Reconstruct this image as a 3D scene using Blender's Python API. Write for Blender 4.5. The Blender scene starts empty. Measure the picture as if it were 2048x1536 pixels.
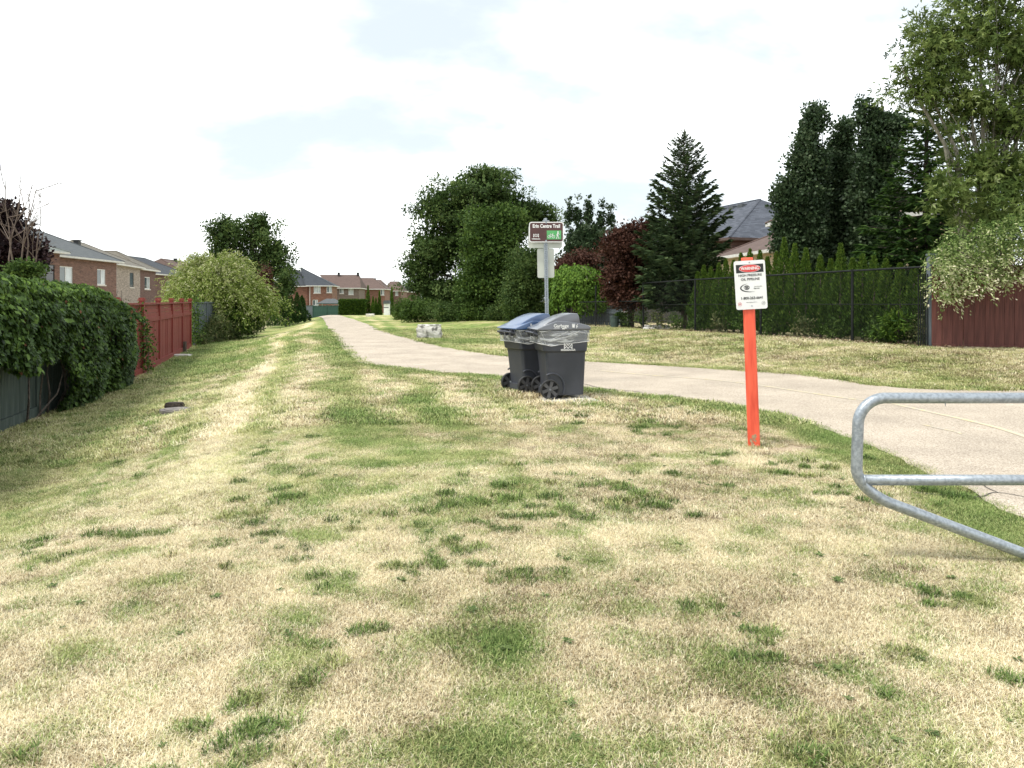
import bpy, math, random
import numpy as np
from mathutils import Vector, Matrix

# ------------------------------------------------------------------ camera, sky, sun, exposure
SC = bpy.context.scene
COL = SC.collection
R = math.radians
EYE, FL = 1.5, 1490.0                       # eye height (m), focal length in pixels of a 2048 wide frame
cam_data = bpy.data.cameras.new('camera')
cam = bpy.data.objects.new('camera', cam_data)
COL.objects.link(cam)
cam.location = (0, 0, EYE)
cam.rotation_euler = (R(90), 0, 0)
cam_data.sensor_fit = 'HORIZONTAL'
cam_data.sensor_width = 36.0
cam_data.lens = 36.0 * FL / 2048.0
cam_data.shift_y = -168.0 / 2048.0
cam_data.clip_start = 0.05
cam_data.clip_end = 3000
SC.camera = cam

SKYX, SKYY = 19.12, 2.0
SUN_ELEV, SUN_AZ = 60.0, -118.0               # azimuth measured from +Y towards +X
SC.view_settings.view_transform = 'Standard'
SC.view_settings.look = 'None'
SC.view_settings.gamma = 1.0
SC.view_settings.use_curve_mapping = False
SC.view_settings.exposure = 1.5

world = bpy.data.worlds.new('World')
SC.world = world
world.use_nodes = True
wn, wl = world.node_tree.nodes, world.node_tree.links
wn.clear()
out = wn.new('ShaderNodeOutputWorld')
bg = wn.new('ShaderNodeBackground'); bg.inputs['Strength'].default_value = 0.096
sky = wn.new('ShaderNodeTexSky'); sky.sky_type = 'NISHITA'; sky.sun_disc = False
sky.sun_elevation = R(SUN_ELEV); sky.sun_rotation = R(SUN_AZ)
tc = wn.new('ShaderNodeTexCoord')
sep = wn.new('ShaderNodeSeparateXYZ'); wl.new(tc.outputs['Generated'], sep.inputs[0])
az = wn.new('ShaderNodeMath'); az.operation = 'ABSOLUTE'; wl.new(sep.outputs['Z'], az.inputs[0])
ad = wn.new('ShaderNodeMath'); ad.operation = 'ADD'; ad.inputs[1].default_value = 0.5; wl.new(az.outputs[0], ad.inputs[0])
dx = wn.new('ShaderNodeMath'); dx.operation = 'DIVIDE'; wl.new(sep.outputs['X'], dx.inputs[0]); wl.new(ad.outputs[0], dx.inputs[1])
dy = wn.new('ShaderNodeMath'); dy.operation = 'DIVIDE'; wl.new(sep.outputs['Y'], dy.inputs[0]); wl.new(ad.outputs[0], dy.inputs[1])
cmb = wn.new('ShaderNodeCombineXYZ'); wl.new(dx.outputs[0], cmb.inputs[0]); wl.new(dy.outputs[0], cmb.inputs[1])
mp = wn.new('ShaderNodeMapping'); mp.inputs['Location'].default_value = (SKYX, SKYY, 0.0); mp.inputs['Scale'].default_value = (0.85, 1.3, 1)
mp.inputs['Rotation'].default_value = (0, 0, R(-28))
wl.new(cmb.outputs[0], mp.inputs[0])
nz = wn.new('ShaderNodeTexNoise'); nz.inputs['Scale'].default_value = 2.1; nz.inputs['Detail'].default_value = 6; nz.inputs['Roughness'].default_value = 0.55
wl.new(mp.outputs[0], nz.inputs['Vector'])
mr = wn.new('ShaderNodeMapRange'); mr.inputs['From Min'].default_value = 0.37; mr.inputs['From Max'].default_value = 0.67
mr.interpolation_type = 'SMOOTHSTEP'
wl.new(nz.outputs['Fac'], mr.inputs['Value'])
cl = wn.new('ShaderNodeMix'); cl.data_type = 'RGBA'
cl.inputs[6].default_value = (3.3, 3.6, 3.7, 1); cl.inputs[7].default_value = (8.3, 8.4, 8.3, 1)   # thin veil / bright cloud
wl.new(mr.outputs[0], cl.inputs[0])
mx = wn.new('ShaderNodeMix'); mx.data_type = 'RGBA'; mx.inputs[0].default_value = 0.88
wl.new(sky.outputs[0], mx.inputs[6]); wl.new(cl.outputs[2], mx.inputs[7])
wl.new(mx.outputs[2], bg.inputs['Color']); wl.new(bg.outputs[0], out.inputs['Surface'])

sd = bpy.data.lights.new('sun', 'SUN'); sd.energy = 1.35; sd.angle = R(14); sd.color = (1.0, 0.96, 0.88)
sun = bpy.data.objects.new('sun', sd); COL.objects.link(sun)
_e, _a = R(SUN_ELEV), R(SUN_AZ)
_dir = Vector((math.sin(_a) * math.cos(_e), math.cos(_a) * math.cos(_e), math.sin(_e)))
sun.rotation_euler = _dir.to_track_quat('Z', 'Y').to_euler()
sun.location = (0, 0, 60)

# ------------------------------------------------------------------ helpers
rng = np.random.default_rng(7)
random.seed(7)

def tag(o, label=None, cat=None, group=None, kind=None):
    if label: o['label'] = label
    if cat: o['category'] = cat
    if group: o['group'] = group
    if kind: o['kind'] = kind
    return o

def empty(name, loc=(0, 0, 0), rz=0.0, label=None, cat=None, group=None):
    o = bpy.data.objects.new(name, None)
    COL.objects.link(o)
    o.location = loc
    o.rotation_euler = (0, 0, rz)
    o.empty_display_size = 0.1
    return tag(o, label, cat, group)

def wloc(o):
    v = Vector((0, 0, 0))
    while o is not None:
        v = v + Vector(o.location)
        o = o.parent
    return v

def mesh_obj(name, verts, faces, mat, parent=None, local=False, attrs=None, smooth=False, dom='FACE'):
    me = bpy.data.meshes.new(name)
    V = np.asarray(verts, dtype=np.float64).reshape(-1, 3)
    if parent is not None and not local:
        V = V - np.array(wloc(parent))
    me.from_pydata(V.tolist(), [], faces.tolist() if isinstance(faces, np.ndarray) else faces)
    if attrs:
        for k, a in attrs.items():
            at = me.attributes.new(k, 'FLOAT', dom)
            at.data.foreach_set('value', np.asarray(a, dtype=np.float32))
    if smooth:
        me.polygons.foreach_set('use_smooth', [True] * len(me.polygons))
    if mat is not None:
        me.materials.append(mat)
    me.update()
    o = bpy.data.objects.new(name, me)
    COL.objects.link(o)
    o.parent = parent
    return o

def place(name, me, parent, loc=(0, 0, 0), rot=(0, 0, 0), scale=(1, 1, 1)):
    o = bpy.data.objects.new(name, me)
    COL.objects.link(o)
    o.parent = parent
    o.location = loc; o.rotation_euler = rot; o.scale = scale
    return o

def bevel(o, w=0.01, seg=2, angle=35):
    m = o.modifiers.new('bevel', 'BEVEL'); m.width = w; m.segments = seg; m.limit_method = 'ANGLE'; m.angle_limit = R(angle)
    for p in o.data.polygons: p.use_smooth = True
    return o

class MB:
    def __init__(s): s.v, s.f = [], []
    def box(s, x0, x1, y0, y1, z0, z1):
        b = len(s.v)
        s.v += [(x0, y0, z0), (x1, y0, z0), (x1, y1, z0), (x0, y1, z0), (x0, y0, z1), (x1, y0, z1), (x1, y1, z1), (x0, y1, z1)]
        s.f += [(b, b+3, b+2, b+1), (b+4, b+5, b+6, b+7), (b, b+1, b+5, b+4), (b+1, b+2, b+6, b+5), (b+2, b+3, b+7, b+6), (b+3, b, b+4, b+7)]
        return s
    def poly(s, pts):
        b = len(s.v); s.v += [tuple(p) for p in pts]; s.f.append(tuple(range(b, b+len(pts)))); return s
    def tube(s, pts, rad, n=8, cap=True):
        pts = [Vector(p) for p in pts]
        if not hasattr(rad, '__len__'): rad = [rad] * len(pts)
        b = len(s.v); prev = None
        for i, p in enumerate(pts):
            d = (pts[min(i+1, len(pts)-1)] - pts[max(i-1, 0)]).normalized()
            ref = prev if prev is not None else (Vector((0, 0, 1)) if abs(d.z) < .9 else Vector((1, 0, 0)))
            u = (ref - d * ref.dot(d)).normalized(); w = d.cross(u); prev = u
            for k in range(n):
                a = 2 * math.pi * k / n
                q = p + (u * math.cos(a) + w * math.sin(a)) * rad[i]
                s.v.append(tuple(q))
        for i in range(len(pts)-1):
            for k in range(n):
                a0, a1 = b+i*n+k, b+i*n+(k+1) % n
                s.f.append((a0, a1, a1+n, a0+n))
        if cap:
            s.f.append(tuple(b+k for k in range(n))[::-1]); s.f.append(tuple(b+(len(pts)-1)*n+k for k in range(n)))
        return s
    def prism(s, pts, y0, y1):                 # outline in x,z extruded along y
        b = len(s.v); n = len(pts)
        s.v += [(p[0], y0, p[1]) for p in pts] + [(p[0], y1, p[1]) for p in pts]
        s.f.append(tuple(range(b, b+n))); s.f.append(tuple(range(b+2*n-1, b+n-1, -1)))
        for k in range(n):
            k2 = (k+1) % n
            s.f.append((b+k, b+k+n, b+k2+n, b+k2))
        return s
    def build(s, name, mat, parent=None, local=False, smooth=False):
        return mesh_obj(name, s.v, s.f, mat, parent, local, smooth=smooth)

def sstep(a, b, x):
    t = np.clip((np.asarray(x, float) - a) / (b - a), 0, 1)
    return t * t * (3 - 2 * t)

def hash2(ix, iy, seed):
    n = (ix.astype(np.int64) * 374761393 + iy.astype(np.int64) * 668265263 + seed * 974634777) & 0xffffffff
    n = ((n ^ (n >> 13)) * 1274126177) & 0xffffffff
    n = (n ^ (n >> 16)) & 0xffffff
    return n / float(0xffffff)

def vnoise(x, y, seed=0):
    x = np.asarray(x, float); y = np.asarray(y, float)
    ix, iy = np.floor(x), np.floor(y)
    fx, fy = x-ix, y-iy
    fx = fx*fx*(3-2*fx); fy = fy*fy*(3-2*fy)
    a, b = hash2(ix, iy, seed), hash2(ix+1, iy, seed)
    c, d = hash2(ix, iy+1, seed), hash2(ix+1, iy+1, seed)
    return (a*(1-fx)+b*fx)*(1-fy)+(c*(1-fx)+d*fx)*fy

def fbm(x, y, seed=0, octv=4):
    s, a, t = 0, 1.0, 0
    for k in range(octv):
        s = s + a*vnoise(x*2**k+k*17.3, y*2**k+k*5.1, seed+k); t += a; a *= .5
    return s/t

# ------------------------------------------------------------------ materials
def newmat(name):
    m = bpy.data.materials.new(name); m.use_nodes = True
    nt = m.node_tree; p = nt.nodes.get('Principled BSDF')
    return m, nt, p

def ramp(nt, stops):
    r = nt.nodes.new('ShaderNodeValToRGB'); el = r.color_ramp.elements
    el[0].position, el[0].color = stops[0][0], (*stops[0][1], 1)
    el[1].position, el[1].color = stops[-1][0], (*stops[-1][1], 1)
    for p_, c_ in stops[1:-1]:
        e = el.new(p_); e.color = (*c_, 1)
    return r

def noise_mat(name, c1, c2, scale=5, rough=.7, detail=5, bump=0, metal=0, spec=.5, stretch=(1, 1, 1), lo=.35, hi=.65, bscale=None, world_space=False):
    m, nt, p = newmat(name)
    if world_space:
        g = nt.nodes.new('ShaderNodeNewGeometry'); src = g.outputs['Position']
    else:
        t = nt.nodes.new('ShaderNodeTexCoord'); src = t.outputs['Object']
    mpg = nt.nodes.new('ShaderNodeMapping'); mpg.inputs['Scale'].default_value = stretch
    nt.links.new(src, mpg.inputs[0])
    n = nt.nodes.new('ShaderNodeTexNoise'); n.inputs['Scale'].default_value = scale; n.inputs['Detail'].default_value = detail
    nt.links.new(mpg.outputs[0], n.inputs['Vector'])
    r = ramp(nt, [(lo, c1), (hi, c2)])
    nt.links.new(n.outputs['Fac'], r.inputs[0]); nt.links.new(r.outputs[0], p.inputs['Base Color'])
    p.inputs['Roughness'].default_value = rough; p.inputs['Metallic'].default_value = metal
    p.inputs['Specular IOR Level'].default_value = spec
    if bump:
        n2 = nt.nodes.new('ShaderNodeTexNoise'); n2.inputs['Scale'].default_value = bscale or scale*3; n2.inputs['Detail'].default_value = 4
        nt.links.new(mpg.outputs[0], n2.inputs['Vector'])
        b = nt.nodes.new('ShaderNodeBump'); b.inputs['Strength'].default_value = bump; b.inputs['Distance'].default_value = .02
        nt.links.new(n2.outputs['Fac'], b.inputs['Height']); nt.links.new(b.outputs[0], p.inputs['Normal'])
    return m

def leaf_mat(name, stops, rough=.62, trans=.30, spec=.14):
    m, nt, p = newmat(name)
    a = nt.nodes.new('ShaderNodeAttribute'); a.attribute_name = 'tone'
    r = ramp(nt, stops)
    nt.links.new(a.outputs['Fac'], r.inputs[0]); nt.links.new(r.outputs[0], p.inputs['Base Color'])
    p.inputs['Roughness'].default_value = rough; p.inputs['Specular IOR Level'].default_value = spec
    tr = nt.nodes.new('ShaderNodeBsdfTranslucent'); nt.links.new(r.outputs[0], tr.inputs['Color'])
    mxs = nt.nodes.new('ShaderNodeMixShader'); mxs.inputs[0].default_value = trans
    nt.links.new(p.outputs[0], mxs.inputs[1]); nt.links.new(tr.outputs[0], mxs.inputs[2])
    nt.links.new(mxs.outputs[0], nt.nodes['Material Output'].inputs['Surface'])
    return m

def brick_mat(name, c1, c2, mortar, vary=.9):
    m, nt, p = newmat(name)
    t = nt.nodes.new('ShaderNodeTexCoord')
    sp = nt.nodes.new('ShaderNodeSeparateXYZ'); nt.links.new(t.outputs['Object'], sp.inputs[0])
    su = nt.nodes.new('ShaderNodeMath'); su.operation = 'ADD'; nt.links.new(sp.outputs['X'], su.inputs[0]); nt.links.new(sp.outputs['Y'], su.inputs[1])
    cb = nt.nodes.new('ShaderNodeCombineXYZ'); nt.links.new(su.outputs[0], cb.inputs[0]); nt.links.new(sp.outputs['Z'], cb.inputs[1])
    b = nt.nodes.new('ShaderNodeTexBrick')
    b.inputs['Scale'].default_value = 1.0; b.inputs['Brick Width'].default_value = .27; b.inputs['Row Height'].default_value = .09
    b.inputs['Mortar Size'].default_value = .010
    b.inputs['Color1'].default_value = (*c1, 1); b.inputs['Color2'].default_value = (*c2, 1); b.inputs['Mortar'].default_value = (*mortar, 1)
    nt.links.new(cb.outputs[0], b.inputs['Vector'])
    n = nt.nodes.new('ShaderNodeTexNoise'); n.inputs['Scale'].default_value = 1.6; n.inputs['Detail'].default_value = 7; n.inputs['Roughness'].default_value = .75
    ms = nt.nodes.new('ShaderNodeMapping'); ms.inputs['Scale'].default_value = (1, 1, 4); nt.links.new(t.outputs['Object'], ms.inputs[0]); nt.links.new(ms.outputs[0], n.inputs['Vector'])
    mr_ = nt.nodes.new('ShaderNodeMapRange'); mr_.inputs['From Min'].default_value = .36; mr_.inputs['From Max'].default_value = .64
    mr_.inputs['To Min'].default_value = 1-vary*.5; mr_.inputs['To Max'].default_value = 1+vary*.4
    nt.links.new(n.outputs['Fac'], mr_.inputs['Value'])
    vm = nt.nodes.new('ShaderNodeVectorMath'); vm.operation = 'SCALE'
    nt.links.new(b.outputs['Color'], vm.inputs[0]); nt.links.new(mr_.outputs[0], vm.inputs['Scale'])
    nt.links.new(vm.outputs[0], p.inputs['Base Color'])
    p.inputs['Roughness'].default_value = .85
    return m

def shingle_mat(name, c1, c2):
    m, nt, p = newmat(name)
    t = nt.nodes.new('ShaderNodeTexCoord')
    sp = nt.nodes.new('ShaderNodeSeparateXYZ'); nt.links.new(t.outputs['Object'], sp.inputs[0])
    su = nt.nodes.new('ShaderNodeMath'); su.operation = 'ADD'; nt.links.new(sp.outputs['X'], su.inputs[0]); nt.links.new(sp.outputs['Y'], su.inputs[1])
    cb = nt.nodes.new('ShaderNodeCombineXYZ'); nt.links.new(su.outputs[0], cb.inputs[0]); nt.links.new(sp.outputs['Z'], cb.inputs[1])
    b = nt.nodes.new('ShaderNodeTexBrick')
    b.inputs['Scale'].default_value = 1.0; b.inputs['Brick Width'].default_value = .34; b.inputs['Row Height'].default_value = .085
    b.inputs['Mortar Size'].default_value = .012; b.inputs['Mortar Smooth'].default_value = .6
    b.inputs['Color1'].default_value = (*c1, 1); b.inputs['Color2'].default_value = (*c2, 1); b.inputs['Mortar'].default_value = (c1[0]*.55, c1[1]*.55, c1[2]*.55, 1)
    nt.links.new(cb.outputs[0], b.inputs['Vector'])
    nt.links.new(b.outputs['Color'], p.inputs['Base Color'])
    p.inputs['Roughness'].default_value = .9
    return m

M = {}
M['green_leaf'] = leaf_mat('green_leaf', [(0, (.022, .046, .010)), (.5, (.064, .115, .024)), (1, (.14, .205, .045))])
M['locust_leaf'] = leaf_mat('locust_leaf', [(0, (.022, .045, .012)), (.5, (.066, .112, .030)), (1, (.15, .20, .060))])
M['oak_leaf'] = leaf_mat('oak_leaf', [(0, (.020, .040, .017)), (.55, (.048, .082, .034)), (1, (.12, .16, .08))], rough=.5, spec=.25)
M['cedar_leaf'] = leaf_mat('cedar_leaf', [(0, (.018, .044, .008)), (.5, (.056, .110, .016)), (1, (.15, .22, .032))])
M['spruce_leaf'] = leaf_mat('spruce_leaf', [(0, (.022, .042, .018)), (.5, (.060, .098, .042)), (1, (.13, .18, .075))], trans=.08)
M['norway_leaf'] = leaf_mat('norway_leaf', [(0, (.012, .032, .008)), (.5, (.040, .088, .020)), (1, (.10, .175, .036))], trans=.08)
M['maple_leaf'] = leaf_mat('maple_leaf', [(0, (.040, .072, .016)), (.5, (.12, .17, .042)), (.85, (.22, .27, .085)), (1, (.36, .41, .24))], trans=.3)
M['purple_leaf'] = leaf_mat('purple_leaf', [(0, (.030, .013, .009)), (.5, (.075, .032, .021)), (1, (.16, .085, .062))], trans=.2)
M['dark_purple_leaf'] = leaf_mat('dark_purple_leaf', [(0, (.012, .008, .009)), (.6, (.030, .016, .018)), (1, (.07, .045, .045))], trans=.1)
M['weeping_leaf'] = leaf_mat('weeping_leaf', [(0, (.040, .085, .012)), (.5, (.095, .18, .022)), (1, (.20, .32, .05))], trans=.3)
M['willow_leaf'] = leaf_mat('willow_leaf', [(0, (.050, .095, .012)), (.40, (.16, .24, .036)), (.72, (.30, .35, .10)), (1, (.56, .56, .34))], trans=.3)
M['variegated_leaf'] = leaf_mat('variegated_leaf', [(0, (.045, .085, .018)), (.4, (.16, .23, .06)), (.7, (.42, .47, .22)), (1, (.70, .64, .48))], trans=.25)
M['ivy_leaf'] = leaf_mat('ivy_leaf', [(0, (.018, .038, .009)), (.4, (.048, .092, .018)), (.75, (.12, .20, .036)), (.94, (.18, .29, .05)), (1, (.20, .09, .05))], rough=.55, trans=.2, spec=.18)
M['weed_leaf'] = leaf_mat('weed_leaf', [(0, (.040, .065, .02)), (.5, (.11, .14, .05)), (1, (.32, .28, .15))], trans=.2)
M['rosette_leaf'] = leaf_mat('rosette_leaf', [(0, (.05, .08, .025)), (.5, (.095, .14, .045)), (1, (.19, .24, .09))], trans=.15)
M['litter_leaf'] = leaf_mat('litter_leaf', [(0, (.05, .03, .02)), (.5, (.20, .13, .08)), (1, (.48, .40, .30))], trans=.1)
M['bark'] = noise_mat('bark', (.045, .035, .028), (.13, .105, .085), 12, .9, stretch=(4, 4, .8), bump=.5)
M['pale_bark'] = noise_mat('pale_bark', (.14, .13, .10), (.30, .28, .22), 9, .9, stretch=(3, 3, .8), bump=.3)
M['twig'] = noise_mat('twig', (.10, .075, .06), (.17, .13, .10), 9, .9)
M['galvanised'] = noise_mat('galvanised', (.26, .29, .32), (.38, .42, .46), 55, .42, detail=6, metal=.55, bump=.05, lo=.38, hi=.62, bscale=60)
M['sign_back'] = noise_mat('sign_back', (.40, .42, .38), (.52, .54, .48), 3, .5, metal=.3)
M['sign_white'] = noise_mat('sign_white', (.74, .74, .73), (.80, .80, .79), 9, .35)
M['black_print'] = noise_mat('black_print', (.012, .012, .013), (.022, .022, .022), 20, .4)
M['grey_print'] = noise_mat('grey_print', (.16, .16, .16), (.24, .24, .24), 20, .5)
M['red_print'] = noise_mat('red_print', (.60, .035, .035), (.66, .05, .045), 12, .4)
M['brown_print'] = noise_mat('brown_print', (.062, .022, .020), (.085, .03, .027), 12, .35)
M['green_print'] = noise_mat('green_print', (.07, .33, .10), (.10, .40, .13), 12, .35)
M['orange_post'] = noise_mat('orange_post', (.60, .060, .028), (.82, .12, .06), 4, .55, stretch=(5, 5, .7), lo=.3, hi=.6, detail=8)
M['mud_splash'] = noise_mat('mud_splash', (.28, .17, .10), (.44, .33, .21), 40, .9)
M['cart_grey'] = noise_mat('cart_grey', (.034, .038, .050), (.050, .054, .068), 3, .42, bump=.12, bscale=120)
M['lid_grey'] = noise_mat('lid_grey', (.075, .08, .095), (.10, .107, .125), 3, .2, bump=.04, bscale=90)
M['lid_blue'] = noise_mat('lid_blue', (.008, .045, .13), (.014, .065, .18), 3, .18, bump=.04, bscale=90)
for k_ in ('lid_grey', 'lid_blue'):
    p_ = M[k_].node_tree.nodes['Principled BSDF']; p_.inputs['Coat Weight'].default_value = 1.0; p_.inputs['Coat Roughness'].default_value = .34; p_.inputs['Coat IOR'].default_value = 1.7
M['tyre'] = noise_mat('tyre', (.018, .018, .019), (.035, .035, .036), 14, .75)
M['hub'] = noise_mat('hub', (.06, .06, .065), (.09, .09, .095), 14, .5)
M['dark_opening'] = noise_mat('dark_opening', (.008, .008, .009), (.014, .014, .015), 5, .8)
M['concrete'] = noise_mat('concrete', (.33, .31, .27), (.50, .47, .42), 9, .9, bump=.25)
M['rock'] = noise_mat('rock', (.12, .115, .105), (.60, .58, .54), 4.5, .9, detail=9, bump=1.0, lo=.40, hi=.54)
M['white_stone'] = noise_mat('white_stone', (.50, .48, .44), (.72, .70, .66), 4, .9, bump=.3)
M['red_fence'] = noise_mat('red_fence', (.19, .034, .026), (.27, .052, .040), 3, .75, stretch=(6, 6, .7), bump=.2)
M['maroon_fence'] = noise_mat('maroon_fence', (.070, .020, .015), (.120, .038, .029), 3, .75, stretch=(8, 8, .6), bump=.25)
M['green_fence'] = noise_mat('green_fence', (.042, .062, .055), (.080, .105, .092), 3, .8, stretch=(6, 6, .6), bump=.25)
M['far_green_fence'] = noise_mat('far_green_fence', (.016, .050, .038), (.028, .080, .060), 3, .8, stretch=(2, 2, .6))
M['slate_fence'] = noise_mat('slate_fence', (.065, .085, .10), (.12, .14, .155), 3, .8, stretch=(6, 6, .6), bump=.25)
M['dark_plank'] = noise_mat('dark_plank', (.03, .03, .028), (.06, .06, .055), 3, .8, stretch=(6, 6, .6))
M['black_steel'] = noise_mat('black_steel', (.008, .010, .010), (.016, .018, .018), 8, .6, spec=.2)
M['mulch'] = noise_mat('mulch', (.015, .011, .008), (.05, .036, .026), 30, .95, bump=.6)
M['manhole'] = noise_mat('manhole', (.10, .09, .085), (.22, .20, .18), 14, .8, bump=.4)
M['planter_green'] = noise_mat('planter_green', (.03, .05, .045), (.05, .075, .065), 6, .6)
M['white_paint'] = noise_mat('white_paint', (.66, .66, .64), (.76, .76, .73), 6, .55)
M['fascia'] = noise_mat('fascia', (.52, .52, .49), (.64, .63, .60), 4, .6)
M['stone_sill'] = noise_mat('stone_sill', (.50, .47, .42), (.62, .58, .52), 5, .8)
M['vent_black'] = noise_mat('vent_black', (.02, .02, .02), (.04, .04, .04), 5, .6)
M['brick_red'] = brick_mat('brick_red', (.185, .092, .066), (.12, .058, .045), (.22, .16, .13))
M['brick_dark'] = brick_mat('brick_dark', (.13, .062, .048), (.09, .044, .036), (.15, .11, .09))
M['brick_light'] = brick_mat('brick_light', (.36, .30, .25), (.19, .15, .12), (.36, .32, .28), .8)
M['brick_orange'] = brick_mat('brick_orange', (.22, .095, .058), (.16, .068, .045), (.20, .13, .10))
M['brick_taupe'] = brick_mat('brick_taupe', (.17, .125, .10), (.14, .10, .08), (.17, .14, .12))
M['brick_tan'] = brick_mat('brick_tan', (.62, .47, .30), (.50, .38, .24), (.55, .48, .38), .5)
M['roof_grey'] = shingle_mat('roof_grey', (.10, .11, .115), (.075, .085, .09))
M['roof_pale'] = shingle_mat('roof_pale', (.18, .20, .18), (.14, .155, .14))
M['roof_tan'] = shingle_mat('roof_tan', (.16, .145, .115), (.125, .11, .09))
M['roof_dark'] = shingle_mat('roof_dark', (.045, .052, .062), (.030, .036, .045))
M['roof_brown'] = shingle_mat('roof_brown', (.125, .082, .068), (.095, .062, .052))
M['roof_slate'] = shingle_mat('roof_slate', (.085, .095, .12), (.035, .042, .058))

def glass_mat(name, c):
    m, nt, p = newmat(name)
    p.inputs['Base Color'].default_value = (*c, 1); p.inputs['Roughness'].default_value = .08; p.inputs['Specular IOR Level'].default_value = .8
    n = nt.nodes.new('ShaderNodeTexNoise'); n.inputs['Scale'].default_value = 1.3
    t = nt.nodes.new('ShaderNodeTexCoord'); nt.links.new(t.outputs['Object'], n.inputs['Vector'])
    r = ramp(nt, [(.35, c), (.7, tuple(x*1.8 for x in c))]); nt.links.new(n.outputs['Fac'], r.inputs[0]); nt.links.new(r.outputs[0], p.inputs['Base Color'])
    return m
M['glass'] = glass_mat('glass', (.045, .065, .065))
M['glass_curtain'] = glass_mat('glass_curtain', (.30, .33, .33))
M['glass_dark'] = glass_mat('glass_dark', (.012, .013, .015))

def film_mat():
    m, nt, p = newmat('plastic_film')
    t = nt.nodes.new('ShaderNodeTexCoord')
    w = nt.nodes.new('ShaderNodeTexNoise'); w.inputs['Scale'].default_value = 2.2; w.inputs['Detail'].default_value = 3; w.inputs['Distortion'].default_value = 2.2
    mg = nt.nodes.new('ShaderNodeMapping'); mg.inputs['Rotation'].default_value = (0, R(38), 0); mg.inputs['Scale'].default_value = (.7, 1, 3)
    nt.links.new(t.outputs['Object'], mg.inputs[0]); nt.links.new(mg.outputs[0], w.inputs['Vector'])
    r = ramp(nt, [(.40, (.17, .17, .17)), (.52, (.26, .26, .26)), (.58, (.75, .75, .75)), (.63, (.22, .22, .22))])
    nt.links.new(w.outputs['Fac'], r.inputs[0])
    p.inputs['Base Color'].default_value = (.78, .80, .82, 1); p.inputs['Roughness'].default_value = .15
    tr = nt.nodes.new('ShaderNodeBsdfTransparent')
    mxs = nt.nodes.new('ShaderNodeMixShader')
    nt.links.new(r.outputs[0], mxs.inputs[0]); nt.links.new(tr.outputs[0], mxs.inputs[1]); nt.links.new(p.outputs[0], mxs.inputs[2])
    b = nt.nodes.new('ShaderNodeBump'); b.inputs['Strength'].default_value = .8; b.inputs['Distance'].default_value = .03
    nt.links.new(w.outputs['Fac'], b.inputs['Height']); nt.links.new(b.outputs[0], p.inputs['Normal'])
    nt.links.new(mxs.outputs[0], nt.nodes['Material Output'].inputs['Surface'])
    return m
M['film'] = film_mat()

# lawn colours, shared by the ground sheet and the blades
DRY = [(0, (.085, .057, .030)), (.25, (.32, .235, .13)), (.5, (.67, .56, .35)), (1, (.94, .87, .65))]
GRN = [(0, (.026, .050, .010)), (.45, (.105, .18, .040)), (1, (.30, .40, .12))]
OLV = [(0, (.075, .080, .020)), (.45, (.31, .31, .105)), (1, (.74, .72, .36))]

def lawn_mix(nt, green_out, tone_out):
    a = ramp(nt, DRY); b = ramp(nt, OLV); c = ramp(nt, GRN)
    for r_ in (a, b, c): nt.links.new(tone_out, r_.inputs[0])
    f1 = nt.nodes.new('ShaderNodeMapRange'); f1.inputs['From Min'].default_value = .20; f1.inputs['From Max'].default_value = .5
    f2 = nt.nodes.new('ShaderNodeMapRange'); f2.inputs['From Min'].default_value = .45; f2.inputs['From Max'].default_value = .95
    nt.links.new(green_out, f1.inputs['Value']); nt.links.new(green_out, f2.inputs['Value'])
    m1 = nt.nodes.new('ShaderNodeMix'); m1.data_type = 'RGBA'; m2 = nt.nodes.new('ShaderNodeMix'); m2.data_type = 'RGBA'
    nt.links.new(f1.outputs[0], m1.inputs[0]); nt.links.new(a.outputs[0], m1.inputs[6]); nt.links.new(b.outputs[0], m1.inputs[7])
    nt.links.new(f2.outputs[0], m2.inputs[0]); nt.links.new(m1.outputs[2], m2.inputs[6]); nt.links.new(c.outputs[0], m2.inputs[7])
    return m2.outputs[2]

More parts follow.
